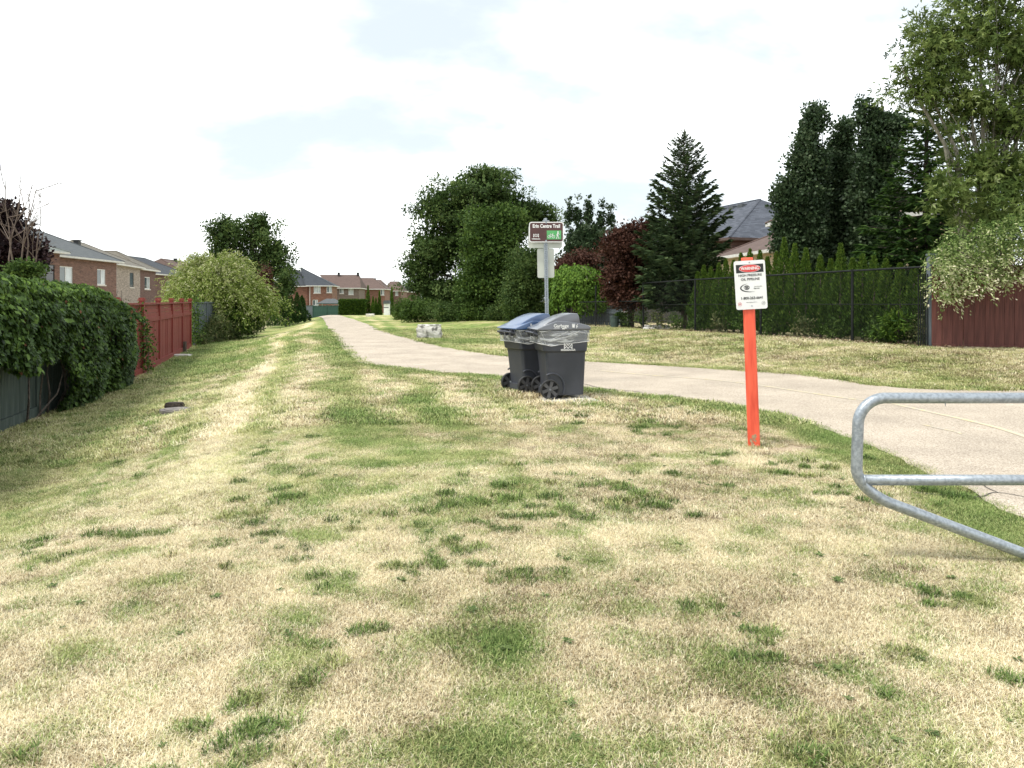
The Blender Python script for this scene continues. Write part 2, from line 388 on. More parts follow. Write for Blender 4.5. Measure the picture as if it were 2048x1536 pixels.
def ground_mat():
    m, nt, p = newmat('lawn_ground')
    g = nt.nodes.new('ShaderNodeAttribute'); g.attribute_name = 'green'
    d = nt.nodes.new('ShaderNodeAttribute'); d.attribute_name = 'dirt'
    geo = nt.nodes.new('ShaderNodeNewGeometry')
    n1 = nt.nodes.new('ShaderNodeTexNoise'); n1.inputs['Scale'].default_value = 55; n1.inputs['Detail'].default_value = 4; n1.inputs['Roughness'].default_value = .7
    n2 = nt.nodes.new('ShaderNodeTexNoise'); n2.inputs['Scale'].default_value = 3.5; n2.inputs['Detail'].default_value = 6; n2.inputs['Roughness'].default_value = .65
    mpn = nt.nodes.new('ShaderNodeMapping'); mpn.inputs['Scale'].default_value = (.6, 1.2, 1)
    nt.links.new(geo.outputs['Position'], n1.inputs['Vector']); nt.links.new(geo.outputs['Position'], mpn.inputs[0]); nt.links.new(mpn.outputs[0], n2.inputs['Vector'])
    av = nt.nodes.new('ShaderNodeMath'); av.operation = 'ADD'; nt.links.new(n1.outputs['Fac'], av.inputs[0]); nt.links.new(n2.outputs['Fac'], av.inputs[1])
    mr_ = nt.nodes.new('ShaderNodeMapRange'); mr_.inputs['From Min'].default_value = .75; mr_.inputs['From Max'].default_value = 1.25
    nt.links.new(av.outputs[0], mr_.inputs['Value'])
    gn = nt.nodes.new('ShaderNodeMapRange'); gn.inputs['From Min'].default_value = .35; gn.inputs['From Max'].default_value = .65; gn.inputs['To Min'].default_value = -.22; gn.inputs['To Max'].default_value = .22
    nt.links.new(n2.outputs['Fac'], gn.inputs['Value'])
    ga = nt.nodes.new('ShaderNodeMath'); ga.operation = 'ADD'; nt.links.new(g.outputs['Fac'], ga.inputs[0]); nt.links.new(gn.outputs[0], ga.inputs[1])
    col = lawn_mix(nt, ga.outputs[0], mr_.outputs[0])
    dr = ramp(nt, [(.3, (.30, .225, .15)), (.7, (.56, .46, .33))]); nt.links.new(n1.outputs['Fac'], dr.inputs[0])
    mxx = nt.nodes.new('ShaderNodeMix'); mxx.data_type = 'RGBA'
    nt.links.new(d.outputs['Fac'], mxx.inputs[0]); nt.links.new(col, mxx.inputs[6]); nt.links.new(dr.outputs[0], mxx.inputs[7])
    th = nt.nodes.new('ShaderNodeAttribute'); th.attribute_name = 'ground_scale'        # scales the ground colour darker over the near lawn, where blades are modelled
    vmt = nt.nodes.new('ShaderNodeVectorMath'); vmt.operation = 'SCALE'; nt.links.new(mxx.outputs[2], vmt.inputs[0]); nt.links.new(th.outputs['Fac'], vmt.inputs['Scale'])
    nt.links.new(vmt.outputs[0], p.inputs['Base Color']); p.inputs['Roughness'].default_value = .95; p.inputs['Specular IOR Level'].default_value = .15
    b = nt.nodes.new('ShaderNodeBump'); b.inputs['Strength'].default_value = .7; b.inputs['Distance'].default_value = .03
    nt.links.new(av.outputs[0], b.inputs['Height']); nt.links.new(b.outputs[0], p.inputs['Normal'])
    return m
M['ground'] = ground_mat()

def blade_mat():
    m, nt, p = newmat('grass_blade')
    g = nt.nodes.new('ShaderNodeAttribute'); g.attribute_name = 'green'; g.attribute_type = 'INSTANCER'
    sh = nt.nodes.new('ShaderNodeAttribute'); sh.attribute_name = 'shade'; sh.attribute_type = 'INSTANCER'
    t = nt.nodes.new('ShaderNodeAttribute'); t.attribute_name = 'tone'
    td = nt.nodes.new('ShaderNodeMath'); td.operation = 'ADD'; nt.links.new(t.outputs['Fac'], td.inputs[0]); nt.links.new(sh.outputs['Fac'], td.inputs[1])
    jt = nt.nodes.new('ShaderNodeMapRange'); jt.inputs['To Min'].default_value = -.14; jt.inputs['To Max'].default_value = .14
    wn_ = nt.nodes.new('ShaderNodeMath'); wn_.operation = 'MULTIPLY'; wn_.inputs[1].default_value = 37.7; nt.links.new(t.outputs['Fac'], wn_.inputs[0])
    fr = nt.nodes.new('ShaderNodeMath'); fr.operation = 'FRACT'; nt.links.new(wn_.outputs[0], fr.inputs[0]); nt.links.new(fr.outputs[0], jt.inputs['Value'])
    ga = nt.nodes.new('ShaderNodeMath'); ga.operation = 'ADD'; nt.links.new(g.outputs['Fac'], ga.inputs[0]); nt.links.new(jt.outputs[0], ga.inputs[1])
    col = lawn_mix(nt, ga.outputs[0], td.outputs[0])
    nt.links.new(col, p.inputs['Base Color']); p.inputs['Roughness'].default_value = .6; p.inputs['Specular IOR Level'].default_value = .25
    tr = nt.nodes.new('ShaderNodeBsdfTranslucent'); nt.links.new(col, tr.inputs['Color'])
    mxs = nt.nodes.new('ShaderNodeMixShader'); mxs.inputs[0].default_value = .25
    nt.links.new(p.outputs[0], mxs.inputs[1]); nt.links.new(tr.outputs[0], mxs.inputs[2])
    nt.links.new(mxs.outputs[0], nt.nodes['Material Output'].inputs['Surface'])
    return m
M['blade'] = blade_mat()

def path_mat():
    m, nt, p = newmat('path_surface')
    geo = nt.nodes.new('ShaderNodeNewGeometry')
    n1 = nt.nodes.new('ShaderNodeTexNoise'); n1.inputs['Scale'].default_value = 60; n1.inputs['Detail'].default_value = 3; n1.inputs['Roughness'].default_value = .8
    n2 = nt.nodes.new('ShaderNodeTexNoise'); n2.inputs['Scale'].default_value = .9; n2.inputs['Detail'].default_value = 7; n2.inputs['Roughness'].default_value = .6
    nt.links.new(geo.outputs['Position'], n1.inputs['Vector']); nt.links.new(geo.outputs['Position'], n2.inputs['Vector'])
    r1 = ramp(nt, [(.33, (.14, .12, .10)), (.44, (.37, .31, .245)), (.58, (.50, .435, .355)), (.72, (.70, .64, .55))]); nt.links.new(n1.outputs['Fac'], r1.inputs[0])
    mr_ = nt.nodes.new('ShaderNodeMapRange'); mr_.inputs['From Min'].default_value = .3; mr_.inputs['From Max'].default_value = .7; mr_.inputs['To Min'].default_value = .80; mr_.inputs['To Max'].default_value = 1.14
    nt.links.new(n2.outputs['Fac'], mr_.inputs['Value'])
    vm = nt.nodes.new('ShaderNodeVectorMath'); vm.operation = 'SCALE'; nt.links.new(r1.outputs[0], vm.inputs[0]); nt.links.new(mr_.outputs[0], vm.inputs['Scale'])
    nt.links.new(vm.outputs[0], p.inputs['Base Color']); p.inputs['Roughness'].default_value = .9; p.inputs['Specular IOR Level'].default_value = .2
    b = nt.nodes.new('ShaderNodeBump'); b.inputs['Strength'].default_value = .5; b.inputs['Distance'].default_value = .008
    nt.links.new(n1.outputs['Fac'], b.inputs['Height']); nt.links.new(b.outputs[0], p.inputs['Normal'])
    return m
M['path'] = path_mat()
M['yellow_paint'] = noise_mat('yellow_paint', (.46, .41, .335), (.56, .475, .29), 9, .8, world_space=True, lo=.40, hi=.62, detail=9)
M['crack'] = noise_mat('crack', (.05, .045, .04), (.09, .08, .07), 14, .95)

# ------------------------------------------------------------------ terrain
FENCE_L = np.array([(-4.2, -4), (-6.2, 5.0), (-8.04, 11.7), (-8.72, 14.3), (-10.35, 20.8), (-14.0, 32.4), (-14.7, 36.0), (-16.9, 47.7), (-22, 70), (-34, 118)])
def fence_l_x(y): return np.interp(y, FENCE_L[:, 1], FENCE_L[:, 0])
def fence_r_x(y): return 6.4 - (np.asarray(y, float) - 25.3) * .349

def height(x, y):
    x, y = np.broadcast_arrays(np.asarray(x, float), np.asarray(y, float))
    d = x - fence_l_x(y)
    dip = -.55 * (1 - sstep(1.2, 5.2, d)) * sstep(2.0, 8.0, y)
    dr = fence_r_x(y) - x
    rise = (.22 + .22 * (1 - sstep(17, 45, y))) * (1 - sstep(.6, 5.0, dr)) * sstep(11.6, 16.2, y)
    fall = -1.3 * sstep(70, 118, y)
    h = dip + rise * (1 - sstep(60, 80, y)) + fall
    und = (fbm(x*.35, y*.35, 31, 3) - .5) * .05 * sstep(60, 20, y) * sstep(0, 3, d)
    return h + und * (1 - on_path_soft(x, y))

PATH_L = [(-30, 104), (-24, 87), (-18, 70), (-11.2, 45), (-6.6, 28), (-4.25, 19.6), (-3.3, 17.2), (-1.75, 15.5), (.0, 14.25), (1.3, 12.4), (2.35, 11.4), (2.95, 10.8), (3.4, 9.8), (3.58, 8.7), (3.62, 8.0), (3.6, 6.5), (3.45, 5.0), (3.2, 3.0), (2.9, -3)]
PATH_R = [(-27, 106), (-21.4, 88), (-16, 70), (-9.8, 49), (-6.6, 37), (-3.35, 26.8), (-1.4, 21.8), (-.05, 19.5), (1.9, 17.9), (4.1, 16.2), (5.7, 14.7), (6.35, 12.9), (7.2, 12.35), (8.6, 12.15), (11, 12.0), (14, 11.8), (17, 10), (18, 4), (18, -3)]
def seg_dist(x, y, pts):
    x = np.asarray(x, float); y = np.asarray(y, float)
    best = np.full(x.shape, 1e9)
    for (ax, ay), (bx, by) in zip(pts[:-1], pts[1:]):
        ux, uy = bx-ax, by-ay
        t = np.clip(((x-ax)*ux + (y-ay)*uy) / (ux*ux+uy*uy), 0, 1)
        best = np.minimum(best, np.hypot(x-ax-t*ux, y-ay-t*uy))
    return best
PATH_POLY = PATH_L + PATH_R[::-1]
def in_poly(x, y, poly):
    x = np.asarray(x, float); y = np.asarray(y, float)
    ins = np.zeros(x.shape, bool)
    n = len(poly)
    for i in range(n):
        (x1, y1), (x2, y2) = poly[i], poly[(i+1) % n]
        c = ((y1 > y) != (y2 > y)) & (x < (x2-x1)*(y-y1)/((y2-y1) + 1e-12) + x1)
        ins ^= c
    return ins
def on_path_soft(x, y):
    ins = in_poly(x, y, PATH_POLY)
    d = np.minimum(seg_dist(x, y, PATH_L), seg_dist(x, y, PATH_R))
    return np.where(ins, 1.0, 1 - sstep(.3, 1.6, d))

def zat(x, y): return float(height(np.array([x]), np.array([y]))[0])

def blob(x, y, cx, cy, rx, ry, ang=0):
    c, s = math.cos(ang), math.sin(ang)
    u = ((x-cx)*c + (y-cy)*s)/rx; v = (-(x-cx)*s + (y-cy)*c)/ry
    w = np.hypot(u, v) + (fbm(x*3.1/max(rx, .3)**.5, y*3.1/max(ry, .3)**.5, 77, 4)-.5)*1.1
    return 1 - sstep(.45, 1.15, w)

TUFTS = [(.05, 3.62, .10), (-.6, 3.98, .13), (-.55, 4.45, .10), (-.35, 5.4, .18), (-.5, 4.7, .10), (.35, 4.35, .09), (.30, 4.3, .08), (-1.05, 3.3, .10), (-1.15, 2.55, .09), (-1.55, 3.4, .08), (-.85, 2.6, .10),
         (1.2, 3.4, .12), (1.28, 3.0, .16), (1.6, 3.15, .10), (1.5, 4.0, .12), (2.1, 4.35, .10), (1.75, 4.25, .12), (1.0, 4.5, .14), (.55, 5.0, .10), (2.2, 3.0, .12), (1.45, 2.6, .12), (1.9, 2.7, .14), (2.5, 2.6, .14), (1.35, 2.5, .08),
         (.75, 6.0, .2), (1.55, 5.7, .22), (1.2, 6.7, .25), (-1.5, 5.0, .12), (-2.1, 3.7, .11), (-2.5, 4.0, .09), (.6, 4.2, .10), (-.2, 2.6, .10), (.15, 2.55, .09), (2.3, 4.0, .1)]
def green_map(x, y):
    x = np.asarray(x, float); y = np.asarray(y, float)
    d = x - fence_l_x(y)
    dl = seg_dist(x, y, PATH_L); dr_ = seg_dist(x, y, PATH_R)
    f1 = fbm(x*.55, y*.55, 3, 5); f2 = fbm(x*2.3, y*2.3, 11, 4); f3 = fbm(x*7, y*7, 23, 3)
    g = .02 + (f1-.5)*.20 + (f2-.5)*.34
    # scattered small green tufts in the dry turf
    g = np.maximum(g, sstep(.66, .72, fbm(x*6.0, y*5.0, 91, 3))*(.74 + (f3-.5)*.4))
    g = np.maximum(g, sstep(.72, .77, fbm(x*11, y*9, 95, 2))*.9*(y < 9))
    near = sstep(4.5, 6.0, y + .35*x + (f1-.5)*2)          # nearer the eye the lawn is driest
    left = 1 - sstep(-2.0, 1.2, x - (f1-.5)*2.5)
    g = g + near*left*.34
    g = np.maximum(g, blob(x, y, -1.55, 9.6, 1.75, 2.6, -.15)*(.62+(f2-.5)*.7))
    g = np.maximum(g, blob(x, y, -2.3, 5.9, 1.3, .55, .2)*(.55+(f2-.5)*.6))
    g = np.maximum(g, blob(x, y, -1.0, 7.0, 1.1, .4, .25)*(.62+(f2-.5)*.6))
    g = np.maximum(g, blob(x, y, -.05, 3.24, .27, .26)*1.0)
    g = np.maximum(g, blob(x, y, -.28, 3.3, .18, .12)*.8)
    g = np.maximum(g, blob(x, y, -.1, 2.5, .30, .16)*.85)
    g = np.maximum(g, blob(x, y, .3, 2.45, .26, .10)*.8)
    for tx, ty, tr_ in TUFTS:
        msk = (np.abs(x-tx) < tr_*3) & (np.abs(y-ty) < tr_*3)
        if msk.any():
            g[msk] = np.maximum(g[msk], blob(x[msk], y[msk], tx, ty, tr_*.55, tr_*.45)*(.62 + (f3[msk]-.5)*.9))
    # swale by the left fence: duller green; pale dry crest beside it
    sw = (1 - sstep(2.3, 3.6, d + (f1-.5)*2.2))
    g = np.where(y > 4.2, np.maximum(g, sw*(.50 + (f2-.5)*.35)), g)
    crest = np.exp(-((d-3.9+(f1-.5)*1.4)/.7)**2) * sstep(4.5, 6.5, y)*.75
    g = np.where(left*near > .25, np.maximum(g - crest, .27 + (f2-.5)*.2), g - crest*.6)
    far = sstep(16, 24, y)
    strp = np.sin(6.283*(d + (f1-.5)*.9)/1.15)*sstep(2.6, 3.4, d)*(1 - sstep(8.5, 10.5, d))*sstep(6.5, 10, y)
    g = g - strp*(.22 + .14*f2)
    band = fbm(x*.25+y*.05, y*.55, 57, 4)
    g = g + far*(.22 + (band-.5)*1.0)
    # watered strips beside the path
    wob = (fbm(x*1.7, y*1.7, 5, 3)-.5)*.5
    near_l = (1 - sstep(.25, .85, dl + wob))
    near_l2 = near_l*sstep(2.2, 3.0, y)
    g = np.maximum(g, near_l2*(.80 + (f2-.5)*.8))
    g = np.maximum(g, (1 - sstep(.2, .8, dr_ + wob))*(.66 + (f2-.5)*.5))
    right = (x > -9) & (fence_r_x(y) - x < 9) & (y > 12)
    rl = .36 + (fbm(x*.5, y*1.3, 44, 4)-.5)*.9
    g = np.where(right & (dl > 1.0), np.maximum(g, rl), g)
    return np.clip(g, 0, 1)

def dirt_map(x, y):
    x = np.asarray(x, float); y = np.asarray(y, float)
    w = (fbm(x*3, y*3, 61, 4)-.5)*1.2
    d1 = 1 - sstep(.35, .95, np.hypot((x-2.58)/.75, (y-7.50)/.42) + w)
    d2 = (1 - sstep(.5, 1.0, np.hypot((x-.75)/1.0, (y-11.1)/.5) + w))*.6
    d3 = sstep(.66, .80, fbm(x*1.6, y*1.6, 71, 4))*.55
    dl = x - fence_l_x(y)
    d4 = (1 - sstep(.1, .7, dl + w*.5))*sstep(3, 6, y)*.8
    drr = fence_r_x(y) - x
    d5 = (1 - sstep(-.2, .35, drr))*sstep(13, 16, y)*(y < 60)*.5
    return np.clip(np.maximum.reduce([d1, d2, d3, d4, d5]), 0, 1)

def spaced(fine_lo, fine_hi, step, lo, hi, grow=1.12):
    a = list(np.arange(fine_lo, fine_hi, step))
    s, v = step, a[-1]
    while v < hi:
        s *= grow; v += s; a.append(v)
    s, v = step, a[0]; b = []
    while v > lo:
        s *= grow; v -= s; b.append(v)
    return np.array(b[::-1] + a)
gx = spaced(-8, 6, .13, -900, 900, 1.045)
gy = spaced(1.5, 12.5, .11, -60, 1200, 1.022)
GX, GY = np.meshgrid(gx, gy)
fx, fy = GX.ravel(), GY.ravel()
GZ = height(fx, fy)
nxx, nyy = len(gx), len(gy)
ii = (np.arange(nyy-1)[:, None]*nxx + np.arange(nxx-1)[None, :]).ravel()
quads = np.stack([ii, ii+1, ii+1+nxx, ii+nxx], 1)
ground = mesh_obj('ground', np.stack([fx, fy, GZ], 1), quads, M['ground'], attrs={'green': green_map(fx, fy), 'dirt': dirt_map(fx, fy), 'ground_scale': np.maximum(.42 + .58*sstep(14, 36, fy), dirt_map(fx, fy))}, dom='POINT', smooth=True)
tag(ground, kind='structure')

def resample(pts, n):
    P = np.array(pts, float)
    # Catmull-Rom smoothing, then n stations evenly by index of arc length
    Q = []
    for i in range(len(P)-1):
        p0, p1, p2, p3 = P[max(i-1, 0)], P[i], P[i+1], P[min(i+2, len(P)-1)]
        for t in np.linspace(0, 1, 12, endpoint=False):
            Q.append(.5*((2*p1)+(-p0+p2)*t+(2*p0-5*p1+4*p2-p3)*t*t+(-p0+3*p1-3*p2+p3)*t**3))
    Q.append(P[-1]); Q = np.array(Q)
    return Q
QL, QR = resample(PATH_L, 0), resample(PATH_R, 0)
def jag(Q, seed):
    t = np.gradient(Q, axis=0); n = np.stack([-t[:, 1], t[:, 0]], 1); n /= np.linalg.norm(n, axis=1)[:, None] + 1e-9
    s = np.cumsum(np.linalg.norm(t, axis=1))
    return Q + n*((fbm(s*3, s*0+seed, seed, 4)-.5)*.26)[:, None]
QL, QR = jag(QL, 4), jag(QR, 9)
mcol = 7
rows = []
for k in range(mcol+1):
    f = k/mcol
    rows.append(QL*(1-f) + QR*f)
rows = np.stack(rows, 1)                    # stations x columns x 2
S = rows.shape[0]
px_, py_ = rows[..., 0].ravel(), rows[..., 1].ravel()
pz = height(px_, py_) + .012 + .012*sstep(12, 18, py_)
ii = (np.arange(S-1)[:, None]*(mcol+1) + np.arange(mcol)[None, :]).ravel()
path = mesh_obj('path', np.stack([px_, py_, pz], 1), np.stack([ii, ii+mcol+1, ii+mcol+2, ii+1], 1), M['path'], smooth=True)
tag(path, kind='structure')

def ribbon(name, pts, w, mat, parent, dz=.027):
    Q = resample(pts, 0); t = np.gradient(Q, axis=0); n = np.stack([-t[:, 1], t[:, 0]], 1); n /= np.linalg.norm(n, axis=1)[:, None]+1e-9
    A, B = Q+n*w/2, Q-n*w/2
    pz_ = lambda q: zat(q[0], q[1]) + .016 + .012*float(sstep(12, 18, q[1]))
    V = [(a[0], a[1], pz_(a)) for a in A] + [(b[0], b[1], pz_(b)) for b in B]
    m_ = len(Q)
    F = [(i+m_, i+1+m_, i+1, i) for i in range(m_-1)]
    return mesh_obj(name, V, F, mat, parent)
ribbon('centre_line', [(1.85, 15.6), (2.7, 14.7), (3.7, 13.88), (4.3, 13.0), (4.65, 12.2), (5.1, 11.2), (5.4, 10.95), (5.55, 9.9), (5.65, 8.9), (5.6, 8.2), (5.4, 7.0), (5.2, 5.5), (5.0, 3.0)], .085, M['yellow_paint'], path)
ribbon('edge_line', [(4.9, 8.88), (4.95, 8.6), (5.0, 8.4), (4.98, 8.56+.0-.3)], .04, M['yellow_paint'], path)
ribbon('crack', [(3.1, 5.75), (3.5, 5.62), (3.75, 5.75), (4.0, 5.5), (4.3, 5.6), (4.8, 5.3)], .012, M['crack'], path)
ribbon('crack', [(3.75, 5.75), (3.8, 6.0), (4.1, 6.25), (4.5, 6.2)], .010, M['crack'], path)
ribbon('crack', [(.4, 14.0), (1.2, 13.3), (1.5, 12.6), (2.1, 12.0)], .025, M['crack'], path)
ribbon('crack', [(3.9, 5.55), (3.95, 5.2), (3.8, 4.9)], .009, M['crack'], path)

# ------------------------------------------------------------------ grass
def clump_mesh(name, nb, rad, hgt, w, seed, lay=.75):
    g = np.random.default_rng(seed)
    a = g.uniform(0, 2*np.pi, nb); r = rad*np.sqrt(g.uniform(0, 1, nb))
    base = np.stack([r*np.cos(a), r*np.sin(a), np.zeros(nb)], 1)
    th = g.uniform(0, 2*np.pi, nb); tilt = np.abs(g.normal(lay, .38, nb)).clip(.05, 1.45)
    L = hgt*g.uniform(.55, 1.3, nb)
    dirv = np.stack([np.cos(th)*np.sin(tilt), np.sin(th)*np.sin(tilt), np.cos(tilt)], 1)
    side = np.stack([-np.sin(th), np.cos(th), np.zeros(nb)], 1)
    ww = (w*g.uniform(.7, 1.3, nb))[:, None]
    bend = np.stack([np.cos(th), np.sin(th), -.5*np.ones(nb)], 1)*(L*.28)[:, None]
    mid = base + dirv*(L*.55)[:, None]
    tip = base + dirv*L[:, None] + bend
    tip[:, 2] = np.maximum(tip[:, 2], .002)
    V = np.concatenate([base-side*ww/2, base+side*ww/2, mid+side*ww*.4, mid-side*ww*.4, tip])
    i = np.arange(nb)
    F = [(int(k), int(k+nb), int(k+2*nb), int(k+3*nb)) for k in i] + [(int(k+3*nb), int(k+2*nb), int(k+4*nb)) for k in i]
    me = bpy.data.meshes.new(name); me.from_pydata(V.tolist(), [], F)
    tone = g.beta(1.1, .95, nb)
    at = me.attributes.new('tone', 'FLOAT', 'FACE'); at.data.foreach_set('value', np.concatenate([tone, tone]).astype(np.float32))
    me.materials.append(M['blade'])
    return me

def scatter(name, label, pts_xy, scale, kinds, seed, col, extra=None):
    g = np.random.default_rng(seed)
    x, y = pts_xy
    z = height(x, y)
    gm = green_map(x, y); dm = dirt_map(x, y)
    keep = (g.uniform(0, 1, len(x)) > dm*1.0) & (np.hypot(x+5.69, y-12.65) > .30) & ~((np.abs(x-.86) < .38) & (np.abs(y-11.22) < .34))
    x, y, z, gm = x[keep], y[keep], z[keep], gm[keep]; scale = scale[keep]
    n = len(x)
    prox = np.zeros(n)
    for (qx, qy, qr) in ((2.47, 7.58, .16), (.5, 10.85, .25), (.95, 10.9, .28), (1.25, 11.2, .2), (.1, 11.5, .3), (-.05, 11.9, .3)) : prox = np.maximum(prox, np.exp(-(np.hypot(x-qx, y-qy)/qr)**2))
    scale = scale*(1 + .9*prox)
    me = bpy.data.meshes.new(name); me.from_pydata(np.stack([x, y, z+.002], 1).tolist(), [], [])
    crs = np.exp(-((x-fence_l_x(y)-3.9)/.8)**2)*sstep(4.5, 6.5, y)
    sc = scale*(g.uniform(.75, 1.25, n) + np.clip(gm-.5, 0, .5)*.55)
    shade = crs*.26 + (fbm(x*11, y*11, 29, 2)-.5)*.22 + (fbm(x*1.1, y*1.1, 15, 5)-.5)*.55 + (fbm(x*4.5, y*4.5, 19, 3)-.5)*.5 + g.uniform(-.22, .22, n) + .14 + .10*np.clip(gm-.7, 0, .3)/.3
    shade = shade - .42*(g.uniform(0, 1, n) < .10)
    if extra is not None: gm, shade, sc = extra(g, n, gm, shade, sc)
    for nm, vals in (('green', gm + g.normal(0, .13, n)*(g.uniform(0, 1, n) < .8) + (g.uniform(0, 1, n) < .03)*.5), ('shade', shade), ('scl', sc), ('rotz', g.uniform(0, 6.283, n))):
        at = me.attributes.new(nm, 'FLOAT', 'POINT'); at.data.foreach_set('value', vals.astype(np.float32))
    o = bpy.data.objects.new(name, me); COL.objects.link(o)
    ng = bpy.data.node_groups.new(name+'_nodes', 'GeometryNodeTree')
    ng.interface.new_socket('Geometry', in_out='INPUT', socket_type='NodeSocketGeometry')
    ng.interface.new_socket('Geometry', in_out='OUTPUT', socket_type='NodeSocketGeometry')
    N, L = ng.nodes, ng.links
    gi, go = N.new('NodeGroupInput'), N.new('NodeGroupOutput')
    iop = N.new('GeometryNodeInstanceOnPoints')
    ci = N.new('GeometryNodeCollectionInfo'); ci.inputs['Collection'].default_value = col
    ci.inputs['Separate Children'].default_value = True; ci.inputs['Reset Children'].default_value = True
    iop.inputs['Pick Instance'].default_value = True
    a1 = N.new('GeometryNodeInputNamedAttribute'); a1.data_type = 'FLOAT'; a1.inputs['Name'].default_value = 'scl'
    a2 = N.new('GeometryNodeInputNamedAttribute'); a2.data_type = 'FLOAT'; a2.inputs['Name'].default_value = 'rotz'
    cx = N.new('ShaderNodeCombineXYZ'); L.new(a2.outputs[0], cx.inputs['Z'])
    L.new(gi.outputs[0], iop.inputs['Points']); L.new(ci.outputs[0], iop.inputs['Instance'])
    L.new(cx.outputs[0], iop.inputs['Rotation']); L.new(a1.outputs[0], iop.inputs['Scale'])
    rv = N.new('FunctionNodeRandomValue'); rv.data_type = 'INT'; rv.inputs['Min'].default_value = 0; rv.inputs['Max'].default_value = kinds-1
    L.new(rv.outputs[2], iop.inputs['Instance Index'])
    L.new(iop.outputs[0], go.inputs[0])
    m = o.modifiers.new('grass', 'NODES'); m.node_group = ng
    tag(o, label, 'grass', kind='stuff')
    return o

clump_col = bpy.data.collections.new('grass_clump_kinds')
for k in range(7):
    me = clump_mesh('grass_clump', 110, .090, .022, .0020, 100+k, lay=1.05 if k < 5 else .65)
    co = bpy.data.objects.new('grass_clump', me); clump_col.objects.link(co)
tall_col = bpy.data.collections.new('coarse_clump_kinds')
for k in range(4):
    me = clump_mesh('coarse_clump', 60, .10, .034, .0045, 200+k, lay=.9)
    co = bpy.data.objects.new('coarse_clump', me); tall_col.objects.link(co)

def zone(y0, y1, dens, seed, pad=.8):
    g = np.random.default_rng(seed)
    def half(y): return y*.69*1.05 + pad
    n = int(dens*(y1-y0)*2*half((y0+y1)/2)*1.0)
    ys = np.sqrt(g.uniform(y0**2, y1**2, n)); xs = g.uniform(-1, 1, n)*half(ys)
    ins = in_poly(xs, ys, PATH_POLY)
    dl = np.minimum(seg_dist(xs, ys, PATH_L), seg_dist(xs, ys, PATH_R))
    dF = xs - fence_l_x(ys); dR = fence_r_x(ys)-xs
    keep = (~ins | (dl < .05)) & (dF > .05) & ((dR > -1.2) | (ys < 12))
    keep &= ~((xs > 5.9) & (ys < 12.2))
    return xs[keep], ys[keep]
zx, zy = zone(1.6, 5.0, 900, 1, .9)
zx2, zy2 = zone(5.0, 9.0, 400, 2)
a_, b_ = np.concatenate([zx, zx2]), np.concatenate([zy, zy2])
scatter('dry_grass', 'short sunburnt straw coloured turf with small green tufts in the near lawn', (a_, b_), np.where(b_ < 5, 1.0, 1.15), 7, 5, clump_col)
# coarse dark green tufts standing in the dry turf
tuft_col = bpy.data.collections.new('tuft_kinds')
for k in range(5):
    me = clump_mesh('grass_tuft', 70, .042, .040, .0034, 300+k, lay=.75)
    co = bpy.data.objects.new('grass_tuft', me); tuft_col.objects.link(co)
_g = np.random.default_rng(61)
_cy = np.concatenate([np.sqrt(_g.uniform(2.3**2, 10.5**2, 380)), _g.uniform(2.3, 6, 260)]); _cx = _g.uniform(-.72, .72, 640)*_cy
_dens = fbm(_cx*.9, _cy*.9, 83, 3) + .10*sstep(-1, 1.5, _cx); _k = _dens > .53; _cx, _cy = _cx[_k], _cy[_k]
_rp = _g.integers(1, 6, len(_cx)); _r = _g.uniform(.02, .06, len(_cx))
_tx = np.repeat(_cx, _rp) + _g.normal(size=_rp.sum())*np.repeat(_r, _rp)*1.3; _ty = np.repeat(_cy, _rp) + _g.normal(size=_rp.sum())*np.repeat(_r, _rp)*.8
_ds = np.repeat(_g.uniform(-.22, .06, len(_cx)), _rp); _m = ~in_poly(_tx, _ty, PATH_POLY) & (_tx - fence_l_x(_ty) > .3)
_gt = np.repeat(_g.choice([1.0, .95, .62], len(_cx)), _rp)
def _ex(g, n, gm, shade, sc): return _gt[_m][:n], _ds[_m][:n], sc
_dm0 = dirt_map; dirt_map = lambda x, y: np.zeros(len(np.atleast_1d(x)))
scatter('green_tufts', 'small dark green grass tufts dotted through the dry near lawn', (_tx[_m], _ty[_m]), np.where(_ty[_m] < 5, 1.0, 1.3), 5, 8, tuft_col, _ex)
dirt_map = _dm0
zx, zy = zone(9.0, 18.0, 150, 3)
zx2, zy2 = zone(18.0, 38.0, 34, 4, 1)
a_, b_ = np.concatenate([zx, zx2]), np.concatenate([zy, zy2])
scatter('lawn_grass', 'mown patchy yellow green lawn farther along the path', (a_, b_), np.where(b_ < 18, 1.5, 2.1), 4, 6, tall_col)

# ------------------------------------------------------------------ leafy things
def leaf_quads(P, D, N, L, W):
    S = np.cross(N, D); S /= np.linalg.norm(S, axis=1)[:, None] + 1e-9
    L = np.broadcast_to(np.asarray(L, float), (len(P),))[:, None]; W = np.broadcast_to(np.asarray(W, float), (len(P),))[:, None]
    V = np.stack([P, P + D*L*.45 + S*W*.5, P + D*L, P + D*L*.45 - S*W*.5], 1).reshape(-1, 3)
    F = np.arange(len(P)*4).reshape(-1, 4)
    return V, F

def palmate(V_):                            # P, D, N, L, W -> three narrow lobes a leaf
    P, D, N, L, W = V_
    S = norm(np.cross(N, D)); P3 = np.repeat(P, 3, 0); D3 = np.stack([D, norm(D*.75+S*.75), norm(D*.75-S*.75)], 1).reshape(-1, 3)
    L = np.broadcast_to(L, (len(P),)); W = np.broadcast_to(W, (len(P),))
    return leaf_quads(P3, D3, np.repeat(N, 3, 0), (np.stack([L, L*.8, L*.8], 1)).ravel(), np.repeat(W, 3))

def rand_dirs(g, n):
    v = g.normal(size=(n, 3)); return v/np.linalg.norm(v, axis=1)[:, None]

